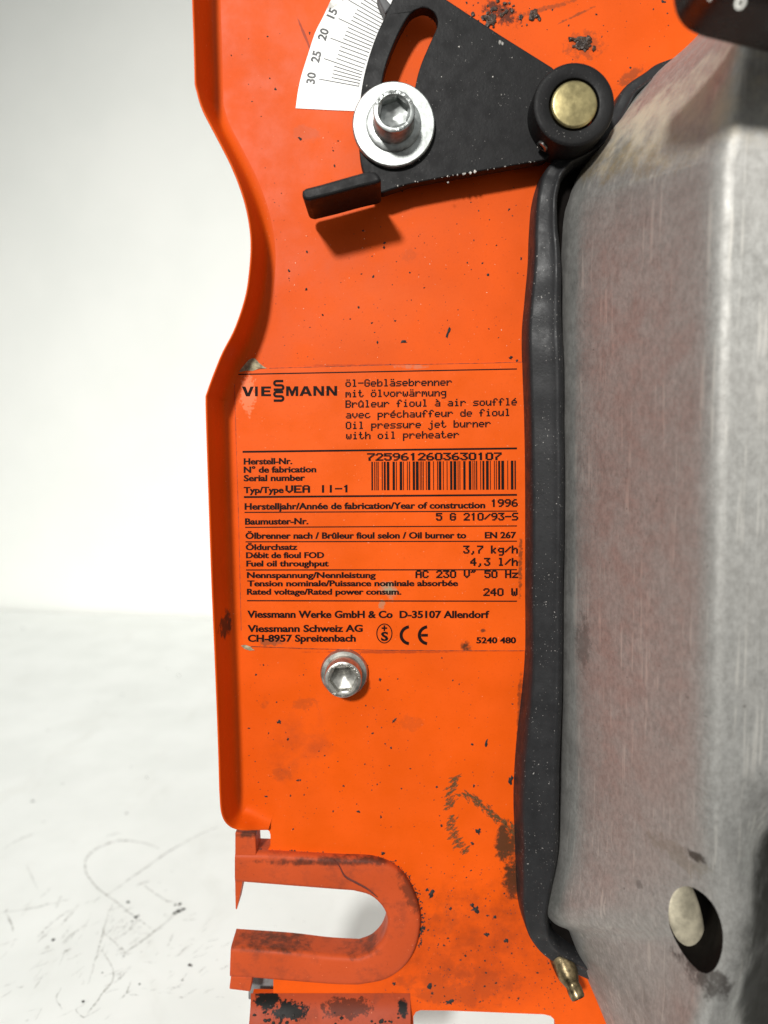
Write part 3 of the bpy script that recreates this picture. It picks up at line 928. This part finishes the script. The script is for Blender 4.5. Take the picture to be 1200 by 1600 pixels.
for s, x0, x1, yl, yr, cap in (('Herstell-Nr.', 381, 456.5, 725.6, 725, 9.2), ('N° de fabrication', 381, 494, 738.6, 737.8, 9.2), ('Serial number', 381, 476.5, 751.8, 751, 9.2), ('Typ/Type', 381, 443, 770.4, 770, 9.2),
                               ('Herstelljahr/Année de fabrication/Year of construction', 382.4, 758, 796.2, 794, 9.6), ('Baumuster-Nr.', 383, 481.8, 819.6, 819, 9.4),
                               ('Ölbrenner nach / Brûleur fioul selon / Oil burner to', 383.6, 728.4, 841.8, 841, 9.4), ('EN 267', 757.7, 806.4, 841, 840.8, 9.4),
                               ('Öldurchsatz', 384, 464.6, 859.4, 859, 8.8), ('Débit de fioul FOD', 384.6, 506.4, 872, 871.8, 8.8), ('Fuel oil throughput', 385, 513.4, 885, 884.8, 8.8),
                               ('Nennspannung/Nennleistung', 386, 587, 903, 903, 8.8), ('Tension nominale/Puissance nominale absorbée', 386.6, 715.6, 916, 915.6, 8.8),
                               ('Rated voltage/Rated power consum.', 386, 627, 929, 929, 8.8),
                               ('Viessmann Werke GmbH & Co', 386.6, 613.4, 965, 965.4, 10.6), ('D-35107 Allendorf', 624.5, 764.4, 965.4, 965.4, 10.6), ('Viessmann Schweiz AG', 387, 566.6, 987.4, 987, 10.4),
                               ('CH-8957 Spreitenbach', 387.4, 555.8, 1002.6, 1002.4, 10.4), ('5240 480', 744.6, 806.2, 1005, 1005, 9)):
    put_text(bm, s, x0, x1, yl, yr, cap)
orient_front(bm); link('printed_text', bm, M_INK, label)

# maker's wordmark with its two stacked letters S
bm = bmesh.new()
GLYPH = {   # heavy capitals, in a unit box (x right, y down)
 'V': [[(0, 0), (.30, 0), (.51, .66), (.72, 0), (1, 0), (.66, 1), (.35, 1)]],
 'I': [[(0, 0), (1, 0), (1, 1), (0, 1)]],
 'E': [[(0, 0), (1, 0), (1, .22), (.33, .22), (.33, .39), (.92, .39), (.92, .60), (.33, .60), (.33, .78), (1, .78), (1, 1), (0, 1)]],
 'M': [[(0, 1), (0, 0), (.30, 0), (.50, .52), (.70, 0), (1, 0), (1, 1), (.78, 1), (.78, .36), (.58, 1), (.42, 1), (.22, .36), (.22, 1)]],
 'A': [[(0, 1), (.36, 0), (.65, 0), (1, 1), (.74, 1), (.67, .80), (.33, .80), (.26, 1)], [(.40, .59), (.60, .59), (.50, .28)]],
 'N': [[(0, 1), (0, 0), (.30, 0), (.74, .62), (.74, 0), (1, 0), (1, 1), (.71, 1), (.26, .37), (.26, 1)]],
}
for ch, x0, x1 in (('V', 378, 396.5), ('I', 398.4, 402.8), ('E', 408, 423.4), ('M', 447, 466), ('A', 467.8, 487.6), ('N', 489.6, 506.4), ('N', 510, 526.8)):
    f_ = lambda x: (x - 378) / 149 * -1.0
    add_prism(bm, [[(x0 + (x1 - x0) * u, 604 + f_(x0) + 15.3 * v) for u, v in lp] for lp in GLYPH[ch]], TXT_H, None)
def ribbon_line(bm, pts, w, h=TXT_H):
    q = np.array(pts, float)
    L, R = [], []
    for i in range(len(q)):
        t = q[min(i + 1, len(q) - 1)] - q[max(i - 1, 0)]
        n = np.array([-t[1], t[0]]) / np.linalg.norm(t) * w / 2
        L.append(P(*(q[i] + n), h)); R.append(P(*(q[i] - n), h))
    add_grid(bm, [L, R])
sx0, sx1, sy0 = 428.6, 442.6, 595.4
step_ = 7.75
pts = []
def arc(cx, cy, r, a0, a1, n=8):
    return [(cx + r * math.cos(a0 + (a1 - a0) * i / n), cy + r * math.sin(a0 + (a1 - a0) * i / n)) for i in range(n + 1)]
for part in (0, 1):
    y = sy0 + part * 17.2
    d_ = 6.7
    r_ = d_ / 2
    p_ = [(sx1, y), (sx0 + r_, y)] + arc(sx0 + r_, y + r_, r_, -math.pi / 2, -3 * math.pi / 2)[1:] + [(sx1 - r_, y + d_)] + arc(sx1 - r_, y + d_ + r_, r_, -math.pi / 2, math.pi / 2)[1:] + [(sx0 - 1, y + 2 * d_)]
    ribbon_line(bm, p_, 3.9)
orient_front(bm); link('maker_wordmark', bm, M_INK, label)

# barcode
bm = bmesh.new()
bars = [(50, 62), (72, 80), (88, 94), (99, 106), (129, 137), (145, 160), (168, 188), (212, 230), (238, 243), (266, 286), (292, 299), (322, 327), (338, 346), (366, 384), (390, 412), (420, 426), (432, 438),
        (444, 447), (467, 474), (481, 501), (522, 529), (553, 561), (566, 585), (597, 603), (626, 633), (652, 670), (678, 700), (710, 716), (724, 729), (753, 771), (795, 814), (824, 829), (838, 842), (851, 860),
        (883, 890), (900, 915), (927, 948), (957, 963), (988, 994), (1003, 1008), (1020, 1036), (1044, 1066), (1090, 1097), (1117, 1137), (1145, 1156)]
k = 245.0 / 1200
for a, b in bars:
    xa, xb = 570 + a * k, 570 + b * k
    if xb - xa < 1.5: xb = xa + 1.35
    t = (xa - 580) / 227
    yt, yb = 721.6 - 2 * t, 766.2 - 1.2 * t
    bm.faces.new([bm.verts.new(P(x, y, TXT_H)) for x, y in ((xa, yt), (xa + .2, yb), (xb + .2, yb), (xb, yt))])
orient_front(bm); link('barcode', bm, M_INK, label)

# approval marks
bm = bmesh.new()
def ring(bm, cx, cy, rx, ry, w, a0=0, a1=2 * math.pi, n=40):
    A, B = [], []
    for i in range(n + 1):
        a = a0 + (a1 - a0) * i / n
        A.append(P(cx + (rx - w / 2) * math.cos(a), cy + (ry - w / 2) * math.sin(a), TXT_H))
        B.append(P(cx + (rx + w / 2) * math.cos(a), cy + (ry + w / 2) * math.sin(a), TXT_H))
    add_grid(bm, [A, B])
ring(bm, 600.6, 989.8, 11.8, 14.8, 1.7)
ribbon_line(bm, [(600.6, 977), (600.6, 986)], 2.6)
ribbon_line(bm, [(596.2, 981.5), (599.3, 981.5)], 2.6); ribbon_line(bm, [(601.9, 981.5), (605, 981.5)], 2.6)
put_text(bm, 'S', 595.6, 606.4, 1001, 1001, 13.2, .03)
orient_front(bm); link('approval_mark', bm, M_INK, label)
bm = bmesh.new()
ring(bm, 641, 992.6, 14.2, 13.2, 5, math.radians(98), math.radians(262))
ring(bm, 669.4, 992.6, 14.2, 13.2, 5, math.radians(98), math.radians(262))
ribbon_line(bm, [(658, 992.6), (668.6, 992.6)], 4.4)
orient_front(bm); link('conformity_mark', bm, M_INK, label)

bm = bmesh.new()
def grime_line(bm, pts, h, w0, w1, n):
    q = resample([p + (0,) for p in pts], n)[:, :2]
    L, R = [], []
    for i in range(n):
        t = q[min(i + 1, n - 1)] - q[max(i - 1, 0)]
        nn = np.array([-t[1], t[0]]) / (np.linalg.norm(t) + 1e-9)
        w = random.uniform(.5 * (w0 + w1) * .4, w1 * .75)
        L.append(P(*(q[i] + nn * w), h)); R.append(P(*(q[i] - nn * w), h))
    add_grid(bm, [L, R])
grime_line(bm, [(421, 575.4), (600, 570.4), (760, 567.4), (818, 565.6)], .17, .1, .75, 130)
grime_line(bm, [(392, 1010), (480, 1013.4), (590, 1015.8), (700, 1016.8), (820, 1016.8)], .17, .1, .8, 130)
grime_line(bm, [(366.5, 592), (369, 690), (372.5, 800), (377, 985)], .17, .0, .6, 110)
orient_front(bm); link('edge_grime', bm, simple('brown_grime', (0.13, 0.022, 0.008), .7, vary=.6), label)
# torn corners
bm = bmesh.new()
def ragged(bm, pts, h0, h1, jit=1.0):
    q = [P(x + random.uniform(-jit, jit), y + random.uniform(-jit, jit), h0) for x, y in pts]
    c = sum(q, Vector()) / len(q); c.y = -h1 * MM
    cv = bm.verts.new(c); vv = [bm.verts.new(p) for p in q]
    for i in range(len(vv)):
        bm.faces.new((vv[i], vv[(i + 1) % len(vv)], cv))
ragged(bm, [(372, 581), (378, 575), (388, 563), (394, 559.5), (399, 560), (405, 567), (412, 573), (418, 575.5), (404, 576), (395, 580), (385, 579)], .2, .42, .6)
orient_front(bm); link('torn_corner', bm, M_ADHES, label)
bm = bmesh.new()
ragged(bm, [(376, 1008), (383, 1007), (392, 1010), (394, 1014), (398, 1016), (390, 1017), (382, 1014)], .2, .4, .6)
orient_front(bm); link('torn_corner', bm, M_ADHES, label)

# ------------------------------------------------------------------ air setting scale
SC_H = .14
outer = catmull([(545, -60), (530, -28), (517, 0), (505, 26), (492.5, 51), (481, 86), (471, 118), (465.5, 143), (462, 169)], 4)
innr = [(640, -60), (622, -12), (610, 20), (597, 52), (586, 84), (577, 118), (571, 150), (568, 174)]
bm = bmesh.new()
add_prism(bm, [outer + [(520, 172)] + innr[::-1]], SC_H, -.02)
scale = link('setting_scale', bm, M_SCALE, ROOT, label='white curved scale with graduations and numbers')
ticks = {30: ((498.5, 123.5), (561, 134.8)), 25: ((506, 91.3), (566.5, 112.5)), 20: ((516.3, 59.5), (577, 82.3)), 15: ((529, 28.7), (587, 56.5)), 10: ((544.5, 0), (599, 31.5)), 5: ((563, -27), (613, 8))}
bm = bmesh.new()
for a in (30, 25, 20, 15, 10):
    (p0, p1), (q0, q1) = ticks[a], ticks[a - 5]
    for k in range(5):
        t = k / 5
        s0 = (p0[0] + (q0[0] - p0[0]) * t, p0[1] + (q0[1] - p0[1]) * t)
        s1 = (p1[0] + (q1[0] - p1[0]) * t, p1[1] + (q1[1] - p1[1]) * t)
        if k:
            s0 = (s0[0] + (s1[0] - s0[0]) * .29, s0[1] + (s1[1] - s0[1]) * .29)
        strip(bm, s0, s1, 1.45, SC_H + .02)
strip(bm, (561, 129), (560.6, 135), 1.0, SC_H + .021)
orient_front(bm); link('graduations', bm, M_INKG, scale)
bm = bmesh.new()
def put_rot(bm, s, cx, cy, ang, cap, h, bold=.034):
    v, fs = font_mesh(s, bold)
    ch = font_mesh('H')[0][:, 1].max()
    w = v[:, 0].max() - v[:, 0].min()
    q = []
    for a, b in v:
        u = (a - v[:, 0].min() - w / 2) * cap / ch; t = (b - ch / 2) * cap / ch
        q.append(bm.verts.new(P(cx + u * math.cos(ang) - t * math.sin(ang), cy - u * math.sin(ang) - t * math.cos(ang), h)))
    for f in fs: bm.faces.new([q[i] for i in f])
for s, cx, cy, ang in (('30', 486.2, 122, 82), ('25', 494, 88.5, 76), ('20', 505.2, 53.5, 71), ('15', 519, 20.5, 66), ('10', 534, -9, 60)):
    put_rot(bm, s, cx, cy, math.radians(ang), 12.6, SC_H + .02)
orient_front(bm); link('numbers', bm, M_INKG, scale)

# ------------------------------------------------------------------ setting lever
lev = catmull([(640, -60), (622, -22), (603, 22), (590, 50), (578, 83), (568, 121), (562.5, 158), (560, 190), (560, 217), (563, 250), (568, 270)], 3) + \
      [(574, 290), (582, 299), (599, 301), (638, 288), (697, 276.5), (780, 262.5), (852, 250), (880, 222), (905, 190), (905, 150), (863, 105), (780, 53), (701, 1), (650, -33), (648, -60)]
slot_h = catmull([(596, 140), (598, 125), (603, 103), (613, 75), (626, 46), (640, 23), (652, 14), (664, 12), (676, 17), (683, 28), (683, 42), (672, 67), (658, 100), (650, 129), (645, 160), (640, 190), (628, 206), (612, 208), (600, 196), (595, 168)], 3, True)
bm = bmesh.new()
add_prism(bm, [lev, slot_h], 6.5, 3.4)
lever_chips = bmesh.new()
for k in range(24):
    t = random.random()
    x = 600 + 250 * t
    y = float(np.interp(x, [600, 638, 697, 780, 852], [300, 288, 276.5, 262.5, 250])) - abs(random.gauss(0, 1.5))
    add_crumb(lever_chips, P(x, y, 6.45), random.choice([.05, .08, .1, .15]) * MM, 'Y')
for x, y, r in ((781, 66, .32), (785, 68, .25), (700, 285, .2), (742, 268, .32), (724, 272, .28), (735, 270, .2), (574, 40, .12), (573, 134, .2), (717, 73, .14), (690, 120, .12), (655, 250, .12), (840, 230, .1), (770, 120, .12), (800, 90, .1)):
    add_crumb(lever_chips, P(x, y, 6.5), r * MM, 'Y')
lever = link('setting_lever', bm, M_LEVER, ROOT, bevel=.35, label='black plastic lever with curved slot')
bm = bmesh.new()
add_prism(bm, [[(471, 302), (473, 297), (478, 293.5), (500, 288), (567, 269), (577, 266.5), (586, 268), (592, 273), (597, 283), (588, 286.5), (560, 293), (520, 304), (483, 313), (474, 311)]], 16.5, 3.4)
link('finger_tab', bm, M_LEVER, lever, bevel=.7, segs=3)
link('dust_chips', lever_chips, simple('white_dust', (0.42, 0.40, 0.37), .8, vary=.4), lever)
# pointer step at the top of the lever
bm = bmesh.new()
add_prism(bm, [[(588, -8), (594, -14), (612, 8), (608, 14), (602, 22)]], 4.2, .6)
link('pointer', bm, simple('worn_black_plastic', (0.05, 0.05, 0.052), .5), lever, bevel=.3)
# hub, brass pin and grub screw
HC = P(897.5, 163, 13.0)
s13 = (D - .013) / 1164 * 1000
rh = 61.5 * s13
bm = bmesh.new()
pr = 36.5 * s13
add_lathe(bm, HC, [(rh, 3.2), (rh, 12.2), (rh - .15, 12.7), (rh - .5, 12.95), (rh - .9, 13.0), (pr + .5, 13.0), (pr + .25, 12.9), (pr + .1, 12.6), (pr + .1, 8)], 64, False)
fix(bm)
hub = link('hub', bm, M_LEVER, lever, smooth=35)
bm = bmesh.new()
pr2 = 34.5 * s13
add_lathe(bm, HC, [(pr2, 0), (pr2, 12.9), (pr2 - .25, 13.15), (pr2 - .5, 13.2), (1.5, 13.22)], 48)
fix(bm)
link('pivot_pin', bm, M_BRASS, lever, smooth=35, label='dull brass pivot pin')
# grub screw set in the side of the hub
bm = bmesh.new()
gd = (P(851, 224, 9) - Vector((HC.x, -.009, HC.z))); gd.y = 0; gd.normalize()
gc = Vector((HC.x, -.0088, HC.z)) + gd * (rh * MM)
ux = Vector((0, -1, 0)); uz = gd.cross(ux).normalized()
def ringd(r, o): return [gc + gd * (o * MM) + (ux * math.cos(a) + uz * math.sin(a)) * (r * MM) for a in [2 * math.pi * i / 24 for i in range(24)]]
vs = add_grid(bm, [ringd(1.25, -.5), ringd(1.25, .45), ringd(1.05, .6), ringd(.65, .6), ringd(.6, .0)], close_v=True)
bm.faces.new(vs[-1]); fix(bm)
link('grub_screw', bm, simple('dark_steel', (0.22, 0.21, 0.20), .3, .9), hub, smooth=40)

# ------------------------------------------------------------------ socket bolts
def hexr(af, rot):
    def f(a):
        b = (a - rot) % (math.pi / 3) - math.pi / 6
        return af / 2 / math.cos(b)
    return f
def bolt(c, h0, wr, wt, fr_, ft, hr, hh, af, rot, mat, lab, tone, marks):
    o = bpy.data.objects.new('socket_bolt', None)
    o.empty_display_size = .004
    o.parent = ROOT; o.location = Vector((c.x, -h0 * MM, c.z)) - ROOT_AT
    C.objects.link(o); ORIGIN[o.name] = Vector((c.x, -h0 * MM, c.z))
    o['label'] = lab
    if wt:
        bm = bmesh.new()
        add_lathe(bm, c, [(wr - .2, h0), (wr, h0 + .2), (wr, h0 + wt - .25), (wr - .25, h0 + wt), (hr - .5, h0 + wt)], 72, False)
        fix(bm); link('washer', bm, mat, o, smooth=30)
    z0 = h0 + wt
    bm = bmesh.new()
    prof = [(fr_, z0), (fr_, z0 + ft * .6), (fr_ - .3, z0 + ft), (hr + .12, z0 + ft + .1), (hr, z0 + ft + .3), (hr, z0 + ft + hh - .45), (hr - .12, z0 + ft + hh - .15), (hr - .4, z0 + ft + hh)]
    zt_ = z0 + ft + hh
    prof += [(af / 2 / math.cos(math.pi / 6) + .25, zt_), (af / 2 / math.cos(math.pi / 6) + .02, zt_ - .25), (hexr(af, rot), zt_ - .45), (hexr(af * .98, rot), zt_ - 2.6), (af * .42, zt_ - 2.75), (.5, zt_ - 3.5), (.1, zt_ - 3.55)]
    add_lathe(bm, c, prof, 72)
    add_lathe(bm, c, [(2.4, 0), (2.4, z0 + .1)], 24, False)
    fix(bm)
    # raised strength marking on the rim
    rm = (hr + af / 2 / math.cos(math.pi / 6)) / 2
    for a in marks:
        for k in range(3):
            b = math.radians(a + (k - 1) * 7)
            p = Vector((c.x + rm * MM * math.cos(b), -(zt_ - .02) * MM, c.z + rm * MM * math.sin(b)))
            add_crumb(bm, p, random.uniform(.22, .36) * MM, 'Y', 0, .6)
    link('bolt_head', bm, tone, o, smooth=32)
    return o
s_u = (D - .0080) / 1164 * 1000
bolt(P(615, 193.5, 8.0), 6.5, 62 * s_u, 1.5, 5.75, .5, 4.25, 5.6, 5.35, .35, M_ZINC, 'bright zinc socket bolt with wide washer clamping the black lever', M_ZINC, (150, 125, 100, 78, 55, 30, 285, 310))
s_l = (D - .0015) / 1164 * 1000
bolt(P(537.5, 1053, 1.4), 0.0, 0, 0, 38.5 * s_l, 1.4, 4.25, 4.6, 5.5, .1, M_ZINC2, 'dull steel flanged socket bolt below the rating label', M_ZINC2, (140, 100, 60, 35, 15, 235, 275))

# ------------------------------------------------------------------ blower housing
base = [(1180, -60), (1092, 52), (1020, 118), (950, 203), (911, 262), (896, 300), (885, 350), (880.5, 500), (880, 800), (880, 1100), (880, 1240), (873, 1335), (857, 1395), (851, 1424), (864, 1445), (888, 1457), (899, 1480), (922, 1540), (947, 1600), (1010, 1760)]
ridg = [(1215, -60), (1163, 30), (1151, 90), (1143, 150), (1132, 218), (1127, 244), (1124, 270), (1118, 500), (1113, 800), (1108, 1100), (1107, 1240), (1112, 1330), (1118, 1390), (1121, 1424), (1121, 1450), (1119, 1475), (1114, 1510), (1100, 1560), (1082, 1620), (1050, 1760)]
def spans(pts):
    out = []
    c = catmull([p + (0,) for p in pts], 8)
    return np.array(c)[:, :2]
B = spans(base); Rg = spans(ridg)
HB, HR = 4.5, 44.0
rows = []
for (bx, by), (rx, ry) in zip(B, Rg):
    b3 = P(bx, by, HB); r3 = P(rx, ry, HR)
    out = Vector((r3.x - b3.x, 0, r3.z - b3.z)); 
    if out.length < 1e-6: out = Vector((1, 0, 0))
    out.normalize()
    ctl = [b3 + Vector((0, (HB + .8) * MM, 0)), b3 + Vector((0, .4 * MM, 0)), b3 + (r3 - b3) * .06 + out * .2 * MM, b3 + (r3 - b3) * .13, b3 + (r3 - b3) * .5, b3 + (r3 - b3) * .80,
           r3]
    t = min(1, max(0, (by - 1190) / 170)); t = t * t * (3 - 2 * t)
    for (xa, ya), (xb, yb) in zip(((4.2, -.55), (8, -1.1), (13, -1.8), (22, -3.2), (45, -6.5), (70, 6)), ((4.2, -.3), (6.5, .8), (9.5, 4), (16, 9), (32, 16), (85, 24))):
        ctl.append(r3 + Vector((xa + (xb - xa) * t, ya + (yb - ya) * t, 0)) * MM)
    ctl = [np.array(p) for p in ctl]
    rows.append([Vector(p) for p in chaikin(ctl, 2)])
# close the body towards the back so that it is a solid
for r in rows:
    a, b = r[0], r[-1]
    r.append(Vector((b.x, .004, b.z))); r.append(Vector(((a.x + b.x) / 2 + .002, .004, (a.z + b.z) / 2))); r.append(Vector((a.x + .002, .004, a.z)))
bm = bmesh.new()
vs = add_grid(bm, rows, close_v=True)
bm.faces.new(vs[0]); bm.faces.new(vs[-1][::-1])
bmesh.ops.recalc_face_normals(bm, faces=bm.faces)
# make sure that the normals look outwards
if bm.calc_volume(signed=True) < 0:
    bmesh.ops.reverse_faces(bm, faces=bm.faces)
housing = link('blower_housing', bm, [M_ALU, M_SHADE], ROOT, smooth=180, label='bare grey sheet metal housing bulging out beside the seal')
# punched opening: an oblique oval cut through the wall
hc = P(1082, 1431, 36.5)
bmc = bmesh.new()
n_w = Vector((-.80, -.60, 0)).normalized()
axis = Vector((-.25, -.97, 0)).normalized()
u_ = Vector((0, 0, 1)); v_ = axis.cross(u_).normalized()
rw = []
for o in (-26, 12):
    rw.append([hc + axis * o * MM + (u_ * math.cos(a) * 7.8 + v_ * math.sin(a) * 4.2) * MM for a in [2 * math.pi * i / 48 for i in range(48)]])
vs = add_grid(bmc, rw, close_v=True)
bmc.faces.new(vs[0]); bmc.faces.new(vs[1]); fix(bmc)
for f in bmc.faces: f.material_index = 1  # pocket walls coloured near-black for the shade within


cutter = link('cutter', bmc, [M_ALU, M_SHADE])
bo = housing.modifiers.new('opening', 'BOOLEAN'); bo.operation = 'DIFFERENCE'; bo.object = cutter; bo.solver = 'EXACT'; bo.use_self = True
dg = bpy.context.evaluated_depsgraph_get()
me = bpy.data.meshes.new_from_object(housing.evaluated_get(dg))
housing.modifiers.clear()
old = housing.data; housing.data = me; bpy.data.meshes.remove(old); me.name = 'blower_housing'
cm = cutter.data; bpy.data.objects.remove(cutter); bpy.data.meshes.remove(cm)
me.set_sharp_from_angle(angle=math.radians(40))

# bent-in tongue of the opening
bm = bmesh.new()
tc_ = P(1070, 1436, 32.5)
tn = Vector((.05, -.93, .22)).normalized()
tu = Vector((-.17, 0, 1)).normalized(); tv = tn.cross(tu).normalized(); tu = tv.cross(tn).normalized()
rws = []
for k, (s_, d_) in enumerate(((1.0, -2.5), (1.0, -1.1), (.97, -.6), (.89, -.12), (.74, .25), (.52, .52), (.25, .68))):
    rws.append([tc_ + tn * d_ * MM + (tu * math.cos(a) * 9.5 * s_ + tv * math.sin(a) * 3.9 * s_) * MM for a in [2 * math.pi * i / 48 for i in range(48)]])
vs = add_grid(bm, rws, close_v=True); bm.faces.new(vs[-1]); fix(bm)
M_TONGUE = simple('yellowed_metal', (0.60, 0.54, 0.40), .40, .6, vary=.3, scale=300, bump=.15)
link('opening_tongue', bm, M_TONGUE, housing, smooth=180, label='yellowish bent tongue inside the oval opening')
# ------------------------------------------------------------------ rubber seal round the housing
seal = [(1080, 86, 20), (1042, 103, 24), (1017, 112, 25), (995, 128, 26), (965, 150, 27), (945, 185, 28), (925, 215, 30), (898, 236, 32), (870, 249, 33), (853, 266, 32), (840, 286, 33), (830, 322, 35), (826, 368, 40), (824, 417, 47), (819, 473, 54),
        (815, 522, 60), (816, 585, 62), (818.5, 655, 60), (820, 760, 60), (820, 907, 58), (820, 1017, 58), (814, 1090, 63), (806, 1163, 69), (802, 1240, 72), (804, 1311, 68), (806, 1365, 56), (809, 1405, 46), (820, 1443, 42), (841, 1471, 38),
        (868, 1491, 36), (900, 1508, 34), (950, 1530, 30), (1000, 1560, 26)]
q = catmull(seal, 8)
L3 = [P(x, y, 0) for x, y, w in q]
NN = normals2(L3)
# the path runs to the left and then down: flip the offsets to point towards the housing
if NN[len(NN) // 2].x < 0: NN = [-n for n in NN]
rows = []
k = D / 1164 * 1000
for i, (p, n) in enumerate(zip(L3, NN)):
    y = q[i][1]; w = q[i][2] * k
    lean = float(np.interp(y, [250, 420, 600, 1000, 1150, 1300, 1420], [.25, .35, .5, .6, 1.3, 1.2, .3]))
    ht = float(np.interp(y, [100, 250, 420, 600, 1050, 1200, 1330, 1430, 1500], [5.5, 7, 8, 8, 8, 8.6, 8.6, 7.5, 6])) + .12 * math.sin(i * .31) + .08 * math.sin(i * .77)
    wx = max(w, lean + 3.4)
    pr = [(0, -.2), (lean * .1, .6), (lean * .45, ht * .5), (lean * .8, ht - 1.9), (lean + .2, ht - 1.45), (lean + .7, ht - 1.2), (lean + (wx - lean) * .45, ht - 1.0), (lean + (wx - lean) * .60, ht - .35), (lean + (wx - lean) * .66, ht - .05), (lean + (wx - lean) * .72, ht - .1), (lean + (wx - lean) * .79, ht - .7), (lean + (wx - lean) * .86, ht - 1.6), (lean + (wx - lean) * .9, ht - 3.5), (lean + (wx - lean) * .92, -.2)]
    rows.append([Vector((p.x + n.x * o * MM, -h * MM, p.z + n.z * o * MM)) for o, h in pr])
bm = bmesh.new()
vs = add_grid(bm, rows); bm.faces.new(vs[0]); bm.faces.new(vs[-1][::-1]); fix(bm)
link('rubber_seal', bm, M_RUBBER, ROOT, smooth=75, label='dusty black rubber seal between plate and housing')
# inner lip of the seal, pressed against the housing
q2 = [(x + w * .84, y, 4) for x, y, w in seal[14:28]]
bm = bmesh.new(); rows = []
for x, y, w in catmull(q2, 6):
    rows.append([P(x - 6, y, 0) + Vector((0, 0, 0)), P(x - 4, y, 3.0), P(x + 1, y, 3.8), P(x + 5, y, 3.2), P(x + 7, y, 0)])
vs = add_grid(bm, rows); bm.faces.new(vs[0]); bm.faces.new(vs[-1][::-1]); fix(bm)

link('seal_lip', bm, M_RUBBER, bpy.data.objects['rubber_seal'], smooth=75)

bm = bmesh.new()
lf = [(x + 6, y) for x, y, w in seal[1:31]]
rt_ = [(1100, 60), (1030, 125), (960, 210), (920, 275), (905, 320), (900, 400), (900, 1240), (885, 1340), (872, 1400), (878, 1430), (905, 1450), (930, 1500), (950, 1535)]
add_prism(bm, [lf + rt_[::-1]], 1.2, -.02)
link('gap_shade', bm, M_SHADE, bpy.data.objects['rubber_seal'])  # black sheet added as the shade in the gap beside the housing

# ------------------------------------------------------------------ bleed nipple under the seal
A0, A1 = P(873, 1490, 3.0), P(904, 1561, 9.5)
ax = (A1 - A0); LN = ax.length; ax.normalize()
e1 = ax.cross(Vector((0, 0, 1))).normalized(); e2 = ax.cross(e1).normalized()
def rg(r, t, n=32): return [A0 + ax * (LN * t) + (e1 * math.cos(a) + e2 * math.sin(a)) * r * .88 * MM for a in [2 * math.pi * i / n for i in range(n)]]
bm = bmesh.new()
pf = [(2.2, -.1), (2.9, .02), (3.0, .15), (2.95, .40), (2.75, .52), (2.35, .60), (2.05, .66), (1.85, .71), (1.95, .77), (2.0, .82), (1.9, .95), (1.7, 1.0), (1.1, 1.0), (1.0, .8)]
vs = add_grid(bm, [rg(r, t) for r, t in pf], close_v=True)
bm.faces.new(vs[-1]); fix(bm)
nip = link('bleed_nipple', bm, M_OILBR, ROOT, smooth=35, label='oily brass bleed nipple below the seal')
bm = bmesh.new()
vs = add_grid(bm, [rg(1.45, 1.002, 24), rg(1.15, 1.008, 24), rg(1.0, .9, 24)], close_v=True); bm.faces.new(vs[-1]); fix(bm)
link('bore', bm, M_SHADE, nip)

# ------------------------------------------------------------------ black control knob on the housing
bm = bmesh.new()
kn = catmull([(1057, -70), (1056, -20), (1060, 8), (1068, 26), (1082, 40), (1104, 50), (1140, 59), (1185, 70), (1240, 82), (1300, 90)], 4) + [(1340, 80), (1340, -70)]
add_prism(bm, [kn], 64, 53, 55)
knob = link('control_knob', bm, M_KNOB, ROOT, bevel=5.0, segs=10, smooth=50, label='black rounded control knob with white markings')
bm = bmesh.new()
put_rot(bm, '0', 1157, 4, math.radians(-28), 22, 64.03, .02)
put_rot(bm, 'I', 1112, -8, math.radians(-28), 18, 64.03, .02)
orient_front(bm); link('switch_marking', bm, M_WHITE_INK, knob)
bm = bmesh.new()
add_lathe(bm, P(1345, -60, 50), [(7, 38), (7, 56)], 32); fix(bm)
link('knob_shaft', bm, M_KNOB, knob, smooth=40)
